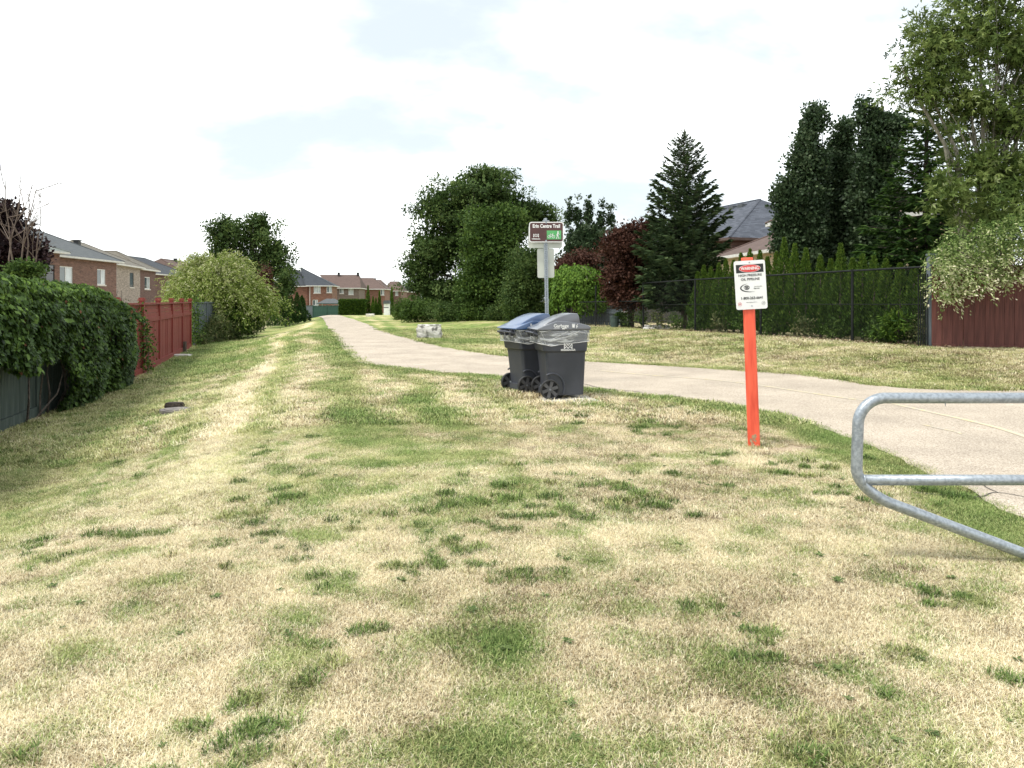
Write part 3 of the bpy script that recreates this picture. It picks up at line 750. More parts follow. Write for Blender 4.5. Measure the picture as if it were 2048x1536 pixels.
def norm(v): return v/(np.linalg.norm(v, axis=1)[:, None] + 1e-9)

def limbs(mb, base, targets, r0, g, trunk_top, n=6, wander=.12):
    base = Vector(base); top = Vector(trunk_top)
    H = (top-base).length
    pts = [base + (top-base)*t + Vector((g.normal()*wander*.25*H*.2, g.normal()*wander*.25*H*.2, 0))*(t > 0) for t in np.linspace(0, 1, 6)]
    mb.tube(pts, [r0*1.15]+[r0*(1-.8*t) for t in np.linspace(.15, 1, 5)], n)
    for T in targets:
        T = Vector(T); t = min(max(((T.z-base.z)/max(H, .1))*.62 - .05, .18), .95)
        s = base + (top-base)*t; mid = s.lerp(T, .5) + Vector((g.normal()*.12, g.normal()*.12, .10*(T-s).length))
        r = r0*(1-.8*t)*.5
        mb.tube([s, s.lerp(mid, .55), mid, T], [r, r*.75, r*.5, r*.18], 5, cap=False)

def broadleaf(name, label, base, ellip, ncl, lpc, clr, L, W, mat, trunk_r=.12, trunk_mat=None, trunk_top=None, group=None, seed=0,
              droop=.0, up=.35, shell=.55, nlimb=22, cat='tree', lump=.25, aniso=1.0, stems=None, core=None, palm=False):
    g = np.random.default_rng(seed+1000)
    root = empty(name, base, 0, label, cat, group)
    E = np.array([list(e[0])+list(e[1]) for e in ellip], float)
    vol = E[:, 3]*E[:, 4]*E[:, 5]; pick = g.choice(len(E), ncl, p=(vol**.75)/(vol**.75).sum())
    d = rand_dirs(g, ncl); rr = shell + (1-shell)*g.uniform(0, 1, ncl)**.7
    inner = g.uniform(0, 1, ncl) < .22; rr = np.where(inner, g.uniform(.1, shell, ncl), rr)
    rr = rr*(1 + lump*(g.uniform(0, 1, ncl)-.6))
    C = E[pick, :3] + d*rr[:, None]*E[pick, 3:]
    zmin = min(e[0][2]-e[1][2] for e in ellip)
    ctone = g.uniform(0, 1, ncl)
    n = ncl*lpc; ci = np.repeat(np.arange(ncl), lpc)
    off = rand_dirs(g, n)*(clr*1.05*g.uniform(0, 1, n)**.5)[:, None]; off[:, 2] *= aniso
    P = C[ci] + off
    out_ = norm(P - E[pick[ci], :3]); D = norm(rand_dirs(g, n) + out_*.7 + np.array([0, 0, -droop*2]))
    cn = rand_dirs(g, ncl)
    N = norm(rand_dirs(g, n)*.75 + cn[ci]*.8 + np.array([0, 0, up*2]) + out_*.35)
    sz = g.uniform(.7, 1.25, n)
    tone = np.clip(.45*ctone[ci] + .55*g.uniform(0, 1, n), 0, 1)**1.15
    if palm:
        V, F = palmate((P, D, N, L*sz, W*sz)); tone = np.repeat(tone, 3)
    else: V, F = leaf_quads(P, D, N, L*sz, W*sz)
    nc = int(n*.12) if core is None else int(n*core)      # leafy twigs nearer the limbs
    if nc:
        pk = g.choice(len(E), nc, p=vol/vol.sum()); Pc = E[pk, :3] + rand_dirs(g, nc)*(g.uniform(0, .72, nc)[:, None]**.6)*E[pk, 3:]
        V2, F2 = leaf_quads(Pc, rand_dirs(g, nc), rand_dirs(g, nc), L*2.1, W*2.4)
        V = np.concatenate([V, V2]); F = np.concatenate([F, F2+len(F)*4]); tone = np.concatenate([tone, g.uniform(0, .8, nc)])
    crown = mesh_obj('crown' if cat == 'tree' else 'foliage', V, F, mat, root, attrs={'tone': tone})
    mb = MB()
    top = trunk_top or (base[0], base[1], max(e[0][2] for e in ellip))
    idx = g.choice(ncl, min(nlimb, ncl), replace=False)
    limbs(mb, base, C[idx], trunk_r, g, top)
    if stems:
        for s_ in stems: mb.tube(s_[0], s_[1], 6)
    mb.build('trunk' if cat == 'tree' else 'stem', trunk_mat or M['bark'], root)
    return root

def needle_fan(g, P0, P1, n_side, spread, droopy, L, W):
    """side twigs with needle cards along one branch from P0 to P1"""
    t = g.uniform(.12, 1.0, n_side)
    base = P0[None]*(1-t)[:, None] + P1[None]*t[:, None]
    ax = norm((P1-P0)[None])[0]
    side = np.cross(ax, np.array([0, 0, 1.])); side /= np.linalg.norm(side)+1e-9
    s = g.choice([-1, 1], n_side)
    D = norm(side[None]*s[:, None]*spread + ax[None]*.8 + rand_dirs(g, n_side)*.35 + np.array([0, 0, -droopy]))
    return base, D

def spruce(name, label, base, H, Rb, mat, seed, whorls=24, L=.30, droop=.25, trunk_r=.12, group=None, rise=.25, z0=.4, per=11, nside=46, up_tip=.3, full=False):
    g = np.random.default_rng(seed+3000)
    root = empty(name, base, 0, label, 'tree', group)
    b = np.array(base, float)
    Ps, Ds, Ls, Ts = [], [], [], []
    mb = MB(); mb.tube([b + np.array([0, 0, z]) for z in (0, H*.3, H*.7, H)], [trunk_r, trunk_r*.75, trunk_r*.35, .012], 7)
    for w in range(whorls):
        f = w/(whorls-1); z = z0 + (H-z0)*(f**.92)*.965
        rad = Rb*(min(1.0, 1.28*(1-f)**.68) if full else (1-f)**.85)*g.uniform(.9, 1.05) + .05
        k = max(5, int(per*(1-.35*f)))
        a0 = g.uniform(0, 6.28)
        for j in range(k):
            a = a0 + 6.283*j/k + g.normal()*.12; r = rad*g.uniform(.62, 1.12)
            dz = (rise*f*1.6 - droop*(1-f))*r + g.normal()*.05
            p0 = b + np.array([0, 0, z + g.uniform(-.5, .5)*(H/whorls)]); pm = p0 + np.array([math.cos(a)*r*.6, math.sin(a)*r*.6, dz*.8-.02*r]); p1 = p0 + np.array([math.cos(a)*r, math.sin(a)*r, dz + up_tip*r*.35])
            mb.tube([p0, pm, p1], [.018*(1-f)+.006, .010, .003], 4, cap=False)
            for q0, q1, ns in ((p0, pm, int(nside*.45*(r/Rb+.25))), (pm, p1, int(nside*.75*(r/Rb+.25)))):
                ns = max(ns, 4)
                P, D = needle_fan(g, q0, q1, ns, .9, .25+droop, L, .05)
                Ps.append(P); Ds.append(D); Ls.append(L*(.45+.75*(r/Rb))*g.uniform(.6, 1.2, ns)*(.55+.45*(1-f))); Ts.append(np.clip(g.uniform(0, .75, ns)+g.uniform(0, .25), 0, 1))
            # shoot tip
            Ps.append(pm[None]*.25+p1[None]*.75); Ds.append(norm((p1-pm)[None])); Ls.append(np.array([L*1.0*(.5+.5*(1-f))])); Ts.append(np.array([.9]))
    top = b + np.array([0, 0, H])
    for q in range(10):
        Ps.append((top - np.array([0, 0, .06*q]))[None]); Ds.append(norm((rand_dirs(g, 1)*.5+np.array([0, 0, 1.])))); Ls.append(np.array([.16])); Ts.append(np.array([.6]))
    P, D, LL, T = np.concatenate(Ps), np.concatenate(Ds), np.concatenate(Ls), np.concatenate(Ts)
    N = norm(rand_dirs(g, len(P))*.6 + np.array([0, 0, 1.]))
    # two crossed cards give each twig a body
    V1, F1 = leaf_quads(P, D, N, LL, LL*.26)
    N2 = norm(np.cross(D, N)); V2, F2 = leaf_quads(P, D, N2, LL*.95, LL*.22)
    mesh_obj('crown', np.concatenate([V1, V2]), np.concatenate([F1, F2+len(V1)]), mat, root, attrs={'tone': np.concatenate([T, T])})
    mb.build('trunk', M['bark'], root)
    return root

def cone_cedar_mesh(name, H, Rr, n, seed, L=.16, base_local=True, squash=1.0):
    g = np.random.default_rng(seed)
    t = g.uniform(0, 1, n)**1.0; z = .04*H + t*H*.96
    prof = Rr*np.clip(1.0-t, 0, 1)**.85*(.92+.14*np.sin(t*9+seed)) + .012
    a = g.uniform(0, 6.283, n); lump = 1+.22*np.sin(a*3+seed+z*4)+.10*np.sin(a*7+z*9)
    r = prof*lump*np.where(g.uniform(0, 1, n) < .3, g.uniform(.3, .8, n), g.uniform(.82, 1.08, n))
    P = np.stack([np.cos(a)*r, np.sin(a)*r*squash, z], 1)
    radial = np.stack([np.cos(a), np.sin(a), np.zeros(n)], 1)
    D = norm(radial*.45 + np.array([0, 0, 1.0]) + rand_dirs(g, n)*.45)
    N = norm(rand_dirs(g, n) + radial*.6)
    sz = g.uniform(.6, 1.2, n)*(1-.45*t)
    V, F = leaf_quads(P, D, N, L*sz, L*.42*sz)
    me = bpy.data.meshes.new(name); me.from_pydata(V.tolist(), [], F.tolist())
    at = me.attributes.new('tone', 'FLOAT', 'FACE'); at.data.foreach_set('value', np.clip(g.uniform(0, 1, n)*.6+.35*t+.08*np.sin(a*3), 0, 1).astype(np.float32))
    return me

def finish_crown(me, mat):
    me.materials.append(mat); return me

# measured position -> world point: px, py are pixels of the 2048 wide photograph, Y the distance
def at(px, py, Y): return ((px-1024)/FL*Y, Y, EYE + (600-py)/FL*Y)
def ax(px, Y): return (px-1024)/FL*Y
def az_(py, Y): return EYE + (600-py)/FL*Y

# ------------------------------------------------------------------ houses
def house(name, label, A, B, depth, z0, ze, zr, wall, roof, windows=(), ridge=None, over=.5, vents=(), fascia='fascia', side_windows=(), parent=None, group='brick houses beyond the back fences', cat='house'):
    """A near/left end and B far/right end of the facade, seen facade at local y = 0, body behind it"""
    A, B = Vector((A[0], A[1])), Vector((B[0], B[1]))
    Lw = (B-A).length; rz = math.atan2(B.y-A.y, B.x-A.x)
    if parent is None:
        root = empty(name, (A.x, A.y, z0), rz, label, cat, group)
    H, Hr = ze-z0, zr-z0
    # facade with real openings
    def facade(mb, Wd, wins):
        xs = sorted({0, Wd} | {w[0] for w in wins} | {w[0]+w[2] for w in wins})
        zs = sorted({0, H} | {w[1]-z0 for w in wins} | {w[1]-z0+w[3] for w in wins})
        for i in range(len(xs)-1):
            for j in range(len(zs)-1):
                cx_, cz_ = (xs[i]+xs[i+1])/2, (zs[j]+zs[j+1])/2
                if any(w[0] < cx_ < w[0]+w[2] and w[1]-z0 < cz_ < w[1]-z0+w[3] for w in wins): continue
                mb.poly([(xs[i], 0, zs[j]), (xs[i+1], 0, zs[j]), (xs[i+1], 0, zs[j+1]), (xs[i], 0, zs[j+1])])
        for w in wins:
            x0, x1, a, b = w[0], w[0]+w[2], w[1]-z0, w[1]-z0+w[3]; dpt = .12
            mb.poly([(x0, 0, a), (x0, dpt, a), (x0, dpt, b), (x0, 0, b)]); mb.poly([(x1, 0, a), (x1, 0, b), (x1, dpt, b), (x1, dpt, a)])
            mb.poly([(x0, 0, b), (x0, dpt, b), (x1, dpt, b), (x1, 0, b)]); mb.poly([(x0, 0, a), (x1, 0, a), (x1, dpt, a), (x0, dpt, a)])
    mb = MB(); facade(mb, Lw, windows)
    mb.poly([(0, depth, 0), (0, 0, 0), (0, 0, H), (0, depth, H)]); mb.poly([(Lw, 0, 0), (Lw, depth, 0), (Lw, depth, H), (Lw, 0, H)])
    mb.poly([(Lw, depth, 0), (0, depth, 0), (0, depth, H), (Lw, depth, H)])
    mb.build('wall', M[wall], root, local=True)
    for w in windows:
        u, zc, ww, hh = w[:4]; mull = w[4] if len(w) > 4 else 2; pane = w[5] if len(w) > 5 else 'glass'; frm = w[6] if len(w) > 6 else 'white_paint'
        z_ = zc-z0; fr = MB(); t = .07
        fr.box(u, u+ww, .03, .09, z_, z_+t); fr.box(u, u+ww, .03, .09, z_+hh-t, z_+hh)
        for k in range(mull+1):
            x_ = u + (ww-t)*k/mull; fr.box(x_, x_+t, .035, .085, z_+t, z_+hh-t)
        fo = fr.build('window', M[frm], root, local=True)
        for k in range(mull):
            x_ = u + (ww-t)*k/mull + t
            pm = pane if (k % 2 == 0 or pane == 'glass_dark') else 'glass_curtain'
            MB().box(x_, x_+(ww-t)/mull-t, .055, .065, z_+t, z_+hh-t).build('pane', M[pm], fo, local=True)
        MB().box(u-.08, u+ww+.08, -.06, .028, z_-.13, z_-.003).build('sill', M['stone_sill'], fo, local=True)
    o = over; rx0, rx1, ry0, ry1 = -o, Lw+o, -o, depth+o
    if ridge is None:
        if Lw > depth: ridge = (rx0+(depth/2+o), depth/2, rx1-(depth/2+o), depth/2)
        else: ridge = (Lw/2, ry0+(Lw/2+o), Lw/2, ry1-(Lw/2+o))
    r1, r2 = (ridge[0], ridge[1], Hr), (ridge[2], ridge[3], Hr)
    c = [(rx0, ry0, H+.03), (rx1, ry0, H+.03), (rx1, ry1, H+.03), (rx0, ry1, H+.03)]
    rb = MB()
    if abs(ridge[0]-ridge[2]) >= abs(ridge[1]-ridge[3]):
        rb.poly([c[0], c[1], r2, r1]); rb.poly([c[1], c[2], r2]); rb.poly([c[2], c[3], r1, r2]); rb.poly([c[3], c[0], r1])
    else:
        rb.poly([c[0], c[1], r1]); rb.poly([c[1], c[2], r2, r1]); rb.poly([c[2], c[3], r2]); rb.poly([c[3], c[0], r1, r2])
    ro = rb.build('roof', M[roof], root, local=True)
    fb = MB(); fb.box(rx0, rx1, ry0, ry1, H-.12, H+.027); fb.build('eave', M[fascia], root, local=True)
    rc = MB()
    for (p, q) in ((c[0], r1), (c[1], r2 if abs(ridge[0]-ridge[2]) >= abs(ridge[1]-ridge[3]) else r1), (r1, r2)):
        if (Vector(p)-Vector(q)).length > .1: rc.tube([p, q], .06, 5)
    rc.build('ridge_cap', M[roof], ro, local=True)
    for v in vents:
        MB().box(v[0]-.22, v[0]+.22, v[1]-.22, v[1]+.22, v[2]-z0-.45, v[2]-z0+.1).box(v[0]-.30, v[0]+.30, v[1]-.30, v[1]+.30, v[2]-z0+.1, v[2]-z0+.17).build('roof_vent', M['vent_black'], ro, local=True)
    dsp = MB().tube([(.25, -.07, .1), (.25, -.07, H-.1)], .05, 6); dsp.build('downspout', M['fascia'], root, local=True)
    return root

# left row, near to far
house('brick_house', 'red brick house with a protruding bay and dark window, half hidden behind the purple-leaved tree', (-33.85, 43.0), (-33.75, 55.6), 10, -.9, 5.05, 7.3, 'brick_red', 'roof_pale',
      [(10.0, 2.55, 2.0, 1.55, 2, 'glass_dark', 'vent_black')])
h2 = house('brick_house', 'red brick house with two white framed windows and grey hipped roof above the ivy hedge', (-35.7, 56.1), (-36.3, 68.4), 13, -.9, 5.0, 8.05, 'brick_red', 'roof_grey',
      [(2.8, 2.85, 2.05, 1.35, 2), (8.8, 2.85, 1.45, 1.35, 2)], ridge=(6.6, 5.7, 6.6, 7.8), vents=[(11.3, 3.0, 6.75)])
house('brick_house', 'pale brick house with one small dark framed window beside the dappled willow', (-38.35, 71.9), (-40.35, 80.8), 12, -.9, 5.0, 7.55, 'brick_light', 'roof_tan',
      [(5.2, 2.85, 1.45, 1.5, 1, 'glass', 'vent_black')], ridge=(5.2, 5.5, 9, 5.5), over=.45)
house('brick_house', 'dark red brick house with a small two-pane window behind the dappled willow', (-40.75, 81.2), (-41.9, 87.6), 10, -.9, 4.92, 7.0, 'brick_dark', 'roof_tan',
      [(2.3, 2.75, 2.0, 1.35, 2)], over=.45)
house('brick_house', 'brick house with a near black hipped roof behind the dappled willow', (-47.9, 99.5), (-48.6, 113), 10, -.9, 5.0, 7.55, 'brick_dark', 'roof_dark', [(4, 2.8, 1.5, 1.3, 2)], ridge=(3, 5, 9, 5))
house('brick_house', 'brick house showing only a brown roof with one black vent above the dappled willow', (-49.2, 113.8), (-50.0, 129), 10, -.9, 5.0, 7.9, 'brick_red', 'roof_brown', [(4, 2.8, 1.5, 1.3, 2)], ridge=(1.5, 5, 11, 5), vents=[(6.0, 4.5, 8.0)])
# far row across the end of the path
zb = -1.6
house('brick_house', 'orange brick house with dark slate hipped roof beyond the left lawn', (ax(617, 130), 130), (ax(662, 130), 130.5), 9, zb, 4.0, 7.3, 'brick_orange', 'roof_dark',
      [(.9, az_(586, 130), 1.15, 1.35, 3, 'glass_curtain'), (3.1, az_(585, 130), .9, 1.15, 2), (.7, az_(611, 130), .9, 1.0, 2)], ridge=(-2.2, 5.6, -1.9, 5.8), over=.45)
house('house_wing', 'orange brick house wing half hidden behind the leafy tree, below the slate roof', (ax(540, 131.5), 131.5), (ax(615.5, 131.2), 131.2), 9.5, zb, 3.95, 6.9, 'brick_orange', 'roof_dark',
      [(3.0, az_(588, 131), 1.0, 1.2, 2)], over=.4)
house('brick_house', 'taupe brick house with brown roof and two black vents above the clipped hedge', (ax(664, 146), 146), (ax(717, 146), 146.4), 10, zb, 3.85, 6.55, 'brick_taupe', 'roof_brown',
      [(1.5, az_(587, 146), .75, 1.15, 2), (3.2, az_(589, 146), .95, 1.45, 3, 'glass_curtain')], ridge=(-3.2, 5, 4.6, 5.2), vents=[(.6, 4.6, 6.9), (4.4, 4.8, 6.9)], over=.45)
house('brick_house', 'orange brick house with brown roof between the narrow far cedars', (ax(716.5, 159), 159), (ax(769, 159), 159.4), 11, zb, 3.85, 6.3, 'brick_orange', 'roof_brown',
      [(4.7, az_(590, 159), .8, 1.2, 2)], ridge=(-1.5, 5, 2.6, 5.2), over=.45)
house('brick_house', 'far red brick house with a pale gable roof and vent above the narrow cedars', (ax(728, 186), 186), (ax(766, 186), 186), 11, zb, 4.2, 6.6, 'brick_red', 'roof_brown', ridge=(1.0, 5, 3.4, 5), vents=[(1.9, 4.6, 6.9)], over=.4)
house('brick_house', 'far red brick house with brown hipped roof left of the tall locust tree', (ax(768.5, 198), 198), (ax(802, 198), 198), 11, zb, 3.9, 6.5, 'brick_red', 'roof_brown',
      [(1.0, az_(590, 198), .8, 1.6, 2, 'glass_curtain'), (2.9, az_(591, 198), .8, 1.5, 2, 'glass_curtain')], ridge=(.8, 5, 3.2, 5), over=.4)
house('brick_house', 'farthest brick house whose dark roof touches the edge of the tall locust tree', (ax(800, 222), 222), (ax(832, 222), 222), 11, zb, 3.9, 6.6, 'brick_dark', 'roof_dark', [(1.0, az_(590, 222), .8, 1.2, 2)], over=.4)

# right-hand house behind the spruce
hr = house('brick_house', 'brick house with blue-grey shingle roof between the blue spruce and the columnar oaks', (8.2, 54.6), (12.5, 42.4), 11, .4, 5.0, 8.05, 'brick_dark', 'roof_slate', [], ridge=(3.5, 5.5, 8.4, 5.5), over=.5, fascia='roof_brown')
rf = [c_ for c_ in hr.children if c_.name.startswith('roof')][0]
def roofz(v): return 4.63 + (v+.5)/6.0*(7.65-4.63)
for u_ in (5.4, 6.5, 7.5):
    MB().box(u_-.25, u_+.25, 4.55, 4.95, roofz(4.7)-.1, roofz(4.7)+.16).build('roof_vent', M['roof_grey'], rf, local=True)
for v_ in (5.2, 6.3):
    MB().box(9.3, 9.7, v_-.25, v_+.25, 6.75, 7.05).build('roof_vent', M['roof_grey'], rf, local=True)
house('rear_extension', 'low extension with a brown shingle roof above the cedar hedge, right of the spruce', (11.3, 40.5), (11.92, 34.0), 6, .4, 3.78, 5.85, 'brick_tan', 'roof_brown', [], ridge=(2.0, 4.6, 6.7, 4.6), over=.35, cat='extension')
house('brick_house', 'tan brick gable wall beside the leftmost columnar oak', (11.98, 33.6), (12.3, 29.6), 6, .4, 4.95, 6.3, 'brick_tan', 'roof_brown', [(2.4, 3.0, .9, 1.2, 2)], over=.4)

# ------------------------------------------------------------------ board fences
def board_run(root, P, Q, zp, zq, h, bw, t, mat, seed, gap=.006, name='board', off=0.0, jit=.012):
    P, Q = Vector(P), Vector(Q); L = (Q-P).length; u = (Q-P)/L; n = max(1, round(L/bw)); w = L/n
    g = np.random.default_rng(seed); rz = math.atan2(u.y, u.x); base = wloc(root); nv = Vector((-u.y, u.x))
    me = bpy.data.meshes.new(name); b = MB().box(-w/2+gap/2, w/2-gap/2, -t/2, t/2, 0, h); me.from_pydata(b.v, [], b.f); me.materials.append(mat)
    for k in range(n):
        f = (k+.5)/n; c = P + u*L*f + nv*(off + g.normal()*.004); z = zp + (zq-zp)*f
        place(name, me, root, (c.x-base.x, c.y-base.y, z-base.z+g.normal()*jit), (0, 0, rz+g.normal()*.006))

def rail(name, root, P, Q, zp, zq, hh, t, mat, off=0.0):
    P, Q = Vector(P), Vector(Q); u = (Q-P).normalized(); nv = Vector((-u.y, u.x))
    a, b = P+nv*(off-t/2), P+nv*(off+t/2); c, d = Q+nv*(off+t/2), Q+nv*(off-t/2)
    V = [(a.x, a.y, zp), (d.x, d.y, zq), (c.x, c.y, zq), (b.x, b.y, zp), (a.x, a.y, zp+hh), (d.x, d.y, zq+hh), (c.x, c.y, zq+hh), (b.x, b.y, zp+hh)]
    F = [(0, 3, 2, 1), (4, 5, 6, 7), (0, 1, 5, 4), (1, 2, 6, 5), (2, 3, 7, 6), (3, 0, 4, 7)]
    return mesh_obj(name, V, F, mat, root)

def post(name, root, p, z0, z1, w, mat, rz=0):
    base = wloc(root); b = MB().box(-w/2, w/2, -w/2, w/2, 0, z1-z0)
    me = bpy.data.meshes.new(name); me.from_pydata(b.v, [], b.f); me.materials.append(mat)
    return place(name, me, root, (p[0]-base.x, p[1]-base.y, z0-base.z), (0, 0, rz))

# green board fence under the ivy
gp = [(fence_l_x(y), y) for y in (3.2, 5.7, 8.2, 10.7, 13.2, 15.7, 18.2)]
gf = empty('board_fence', (gp[2][0], gp[2][1], zat(*gp[2])), 0, 'dark green board fence mostly buried under the ivy, nearest fence at the far left', 'fence')
for i in range(len(gp)-1):
    P, Q = gp[i], gp[i+1]; zp, zq = zat(*P), zat(*Q)
    board_run(gf, P, Q, zp+.12, zq+.12, 1.75, .26, .022, M['green_fence'], 10+i)
    rail('kickboard', gf, P, Q, zp-.02, zq-.02, .20, .045, M['green_fence'], -.05)
    rail('top_rail', gf, P, Q, zp+1.87, zq+1.87, .05, .14, M['green_fence'])
for P in gp: post('post', gf, P, zat(*P)-.05, zat(*P)+1.95, .10, M['green_fence'])

# red stained fence
ry = [18.35, 20.9, 23.8, 26.7, 29.6, 32.3]
rp = [(float(fence_l_x(y)), y) for y in ry]
rf_ = empty('board_fence', (rp[1][0], rp[1][1], zat(*rp[1])), 0, 'brick red stained board fence with capped posts between the ivy and the dappled willow', 'fence')
for i in range(len(rp)-1):
    P, Q = rp[i], rp[i+1]; zp, zq = zat(*P)+.0, zat(*Q)+.0
    zz = (zp+zq)/2
    a = math.atan2(Q[1]-P[1], Q[0]-P[0])
    board_run(rf_, P, Q, zz+.16, zz+.16, 1.25, .145, .02, M['red_fence'], 30+i, gap=.003, jit=.001)
    rail('kickboard', rf_, P, Q, zp-.02, zq-.02, .19, .05, M['red_fence'], -.045)
    rail('mid_rail', rf_, P, Q, zz+1.41, zz+1.41, .13, .09, M['red_fence'])
    rail('top_rail', rf_, P, Q, zz+1.92, zz+1.92, .05, .14, M['red_fence'])
    for k in range(3):
        rail('slat', rf_, P, Q, zz+1.545+.125*k, zz+1.545+.125*k, .115, .018, M['red_fence'], .012*k-.01)
for P in rp:
    z_ = zat(*P); po = post('post', rf_, P, z_-.05, z_+2.03, .13, M['red_fence'], 1.85)
    b = MB().box(-.10, .10, -.10, .10, 2.082, 2.115).box(-.075, .075, -.075, .075, 2.118, 2.165)
    b.build('post_cap', M['red_fence'], po, local=True)
post('stub_post', rf_, (rp[4][0]+.25, rp[4][1]-.3), zat(*rp[4])-.05, zat(*rp[4])+.42, .10, M['bark'])

# slate grey fence behind the willow
sp_ = [(float(fence_l_x(y)), y) for y in (33.3, 35.7, 38.5, 41.5, 44.5, 47.5)]
sf = empty('board_fence', (sp_[0][0], sp_[0][1], zat(*sp_[0])), 0, 'weathered slate grey board fence behind the dappled willow', 'fence')
for i in range(len(sp_)-1):
    P, Q = sp_[i], sp_[i+1]; zp, zq = zat(*P), zat(*Q)
    board_run(sf, P, Q, zp+.05, zq+.05, 1.85, .20, .022, M['slate_fence'], 50+i)
    rail('top_rail', sf, P, Q, zp+1.9, zq+1.9, .05, .12, M['slate_fence'])
for P in sp_: post('post', sf, P, zat(*P)-.05, zat(*P)+1.97, .11, M['slate_fence'])

# far green fence
ff = empty('board_fence', (ax(600, 121), 121, -1.5), 0, 'far green board fence across the end of the lawn, left of the clipped hedge', 'fence')
fz = -1.45
pts = [(ax(598, 121), 121.0), (ax(626, 120.6), 120.6), (ax(654, 120.3), 120.3), (ax(682, 120), 120.0)]
for i in range(3):
    mm = 'slate_fence' if i == 0 else 'far_green_fence'
    board_run(ff, pts[i], pts[i+1], fz, fz, 2.0, .3, .03, M[mm], 70+i)
    rail('top_rail', ff, pts[i], pts[i+1], fz+2.03, fz+2.03, .06, .12, M['far_green_fence'])
for P in pts: post('post', ff, P, fz, fz+2.15, .14, M['far_green_fence'])
# pavilion roof behind the far fence
pv = empty('garden_pavilion', (ax(662, 125), 125, -1.5), 0, 'garden pavilion whose grey hipped roof shows over the far green fence', 'pavilion')
cx_ = ax(661, 125); MB().poly([(cx_-1.9, 123.4, .95), (cx_+1.9, 123.4, .95), (cx_+.7, 125, 1.72), (cx_-.7, 125, 1.72)]).poly([(cx_+1.9, 123.4, .95), (cx_+1.9, 126.6, .95), (cx_+.7, 125, 1.72)]).poly([(cx_-1.9, 126.6, .95), (cx_-1.9, 123.4, .95), (cx_-.7, 125, 1.72)]).poly([(cx_+1.9, 126.6, .95), (cx_-1.9, 126.6, .95), (cx_-.7, 125, 1.72), (cx_+.7, 125, 1.72)]).build('roof', M['roof_grey'], pv)
MB().box(cx_-1.9, cx_+1.9, 123.37, 126.6, .84, .945).build('eave', M['far_green_fence'], pv)
for s_ in (-1.7, 1.7):
    for t_ in (123.7, 126.3): MB().box(cx_+s_-.07, cx_+s_+.07, t_-.07, t_+.07, -1.5, .838).build('post', M['white_paint'], pv)

# maroon fence on the right
mp_ = [(9.36, 16.62), (10.35, 16.30), (11.65, 16.02), (13.9, 15.6), (16.2, 15.2)]
mf = empty('board_fence', (mp_[0][0], mp_[0][1], zat(*mp_[0])), 0, 'maroon stained board fence under the variegated shrub at the right edge', 'fence')
MZ = .36
for i in range(len(mp_)-1):
    P, Q = mp_[i], mp_[i+1]
    board_run(mf, P, Q, MZ+.16-i*.01, MZ+.15-i*.01, 1.58, .19, .022, M['maroon_fence'], 90+i, jit=.003)
    rail('kickboard', mf, P, Q, MZ+.0-i*.012, MZ-.012-i*.012, .17, .05, M['maroon_fence'], -.045)
    rail('top_rail', mf, P, Q, MZ+1.75-i*.01, MZ+1.74-i*.01, .12, .05, M['maroon_fence'], -.03)
    rail('cap_rail', mf, P, Q, MZ+1.873-i*.01, MZ+1.863-i*.01, .04, .15, M['maroon_fence'])
for P in mp_[1:]: post('post', mf, (P[0], P[1]+.06), MZ-.1, MZ+1.86, .10, M['maroon_fence'], -.2)
for k in range(6): post('picket', mf, (9.12+.045*k, 16.72-.012*k), MZ, MZ+1.72, .018, M['black_steel'])

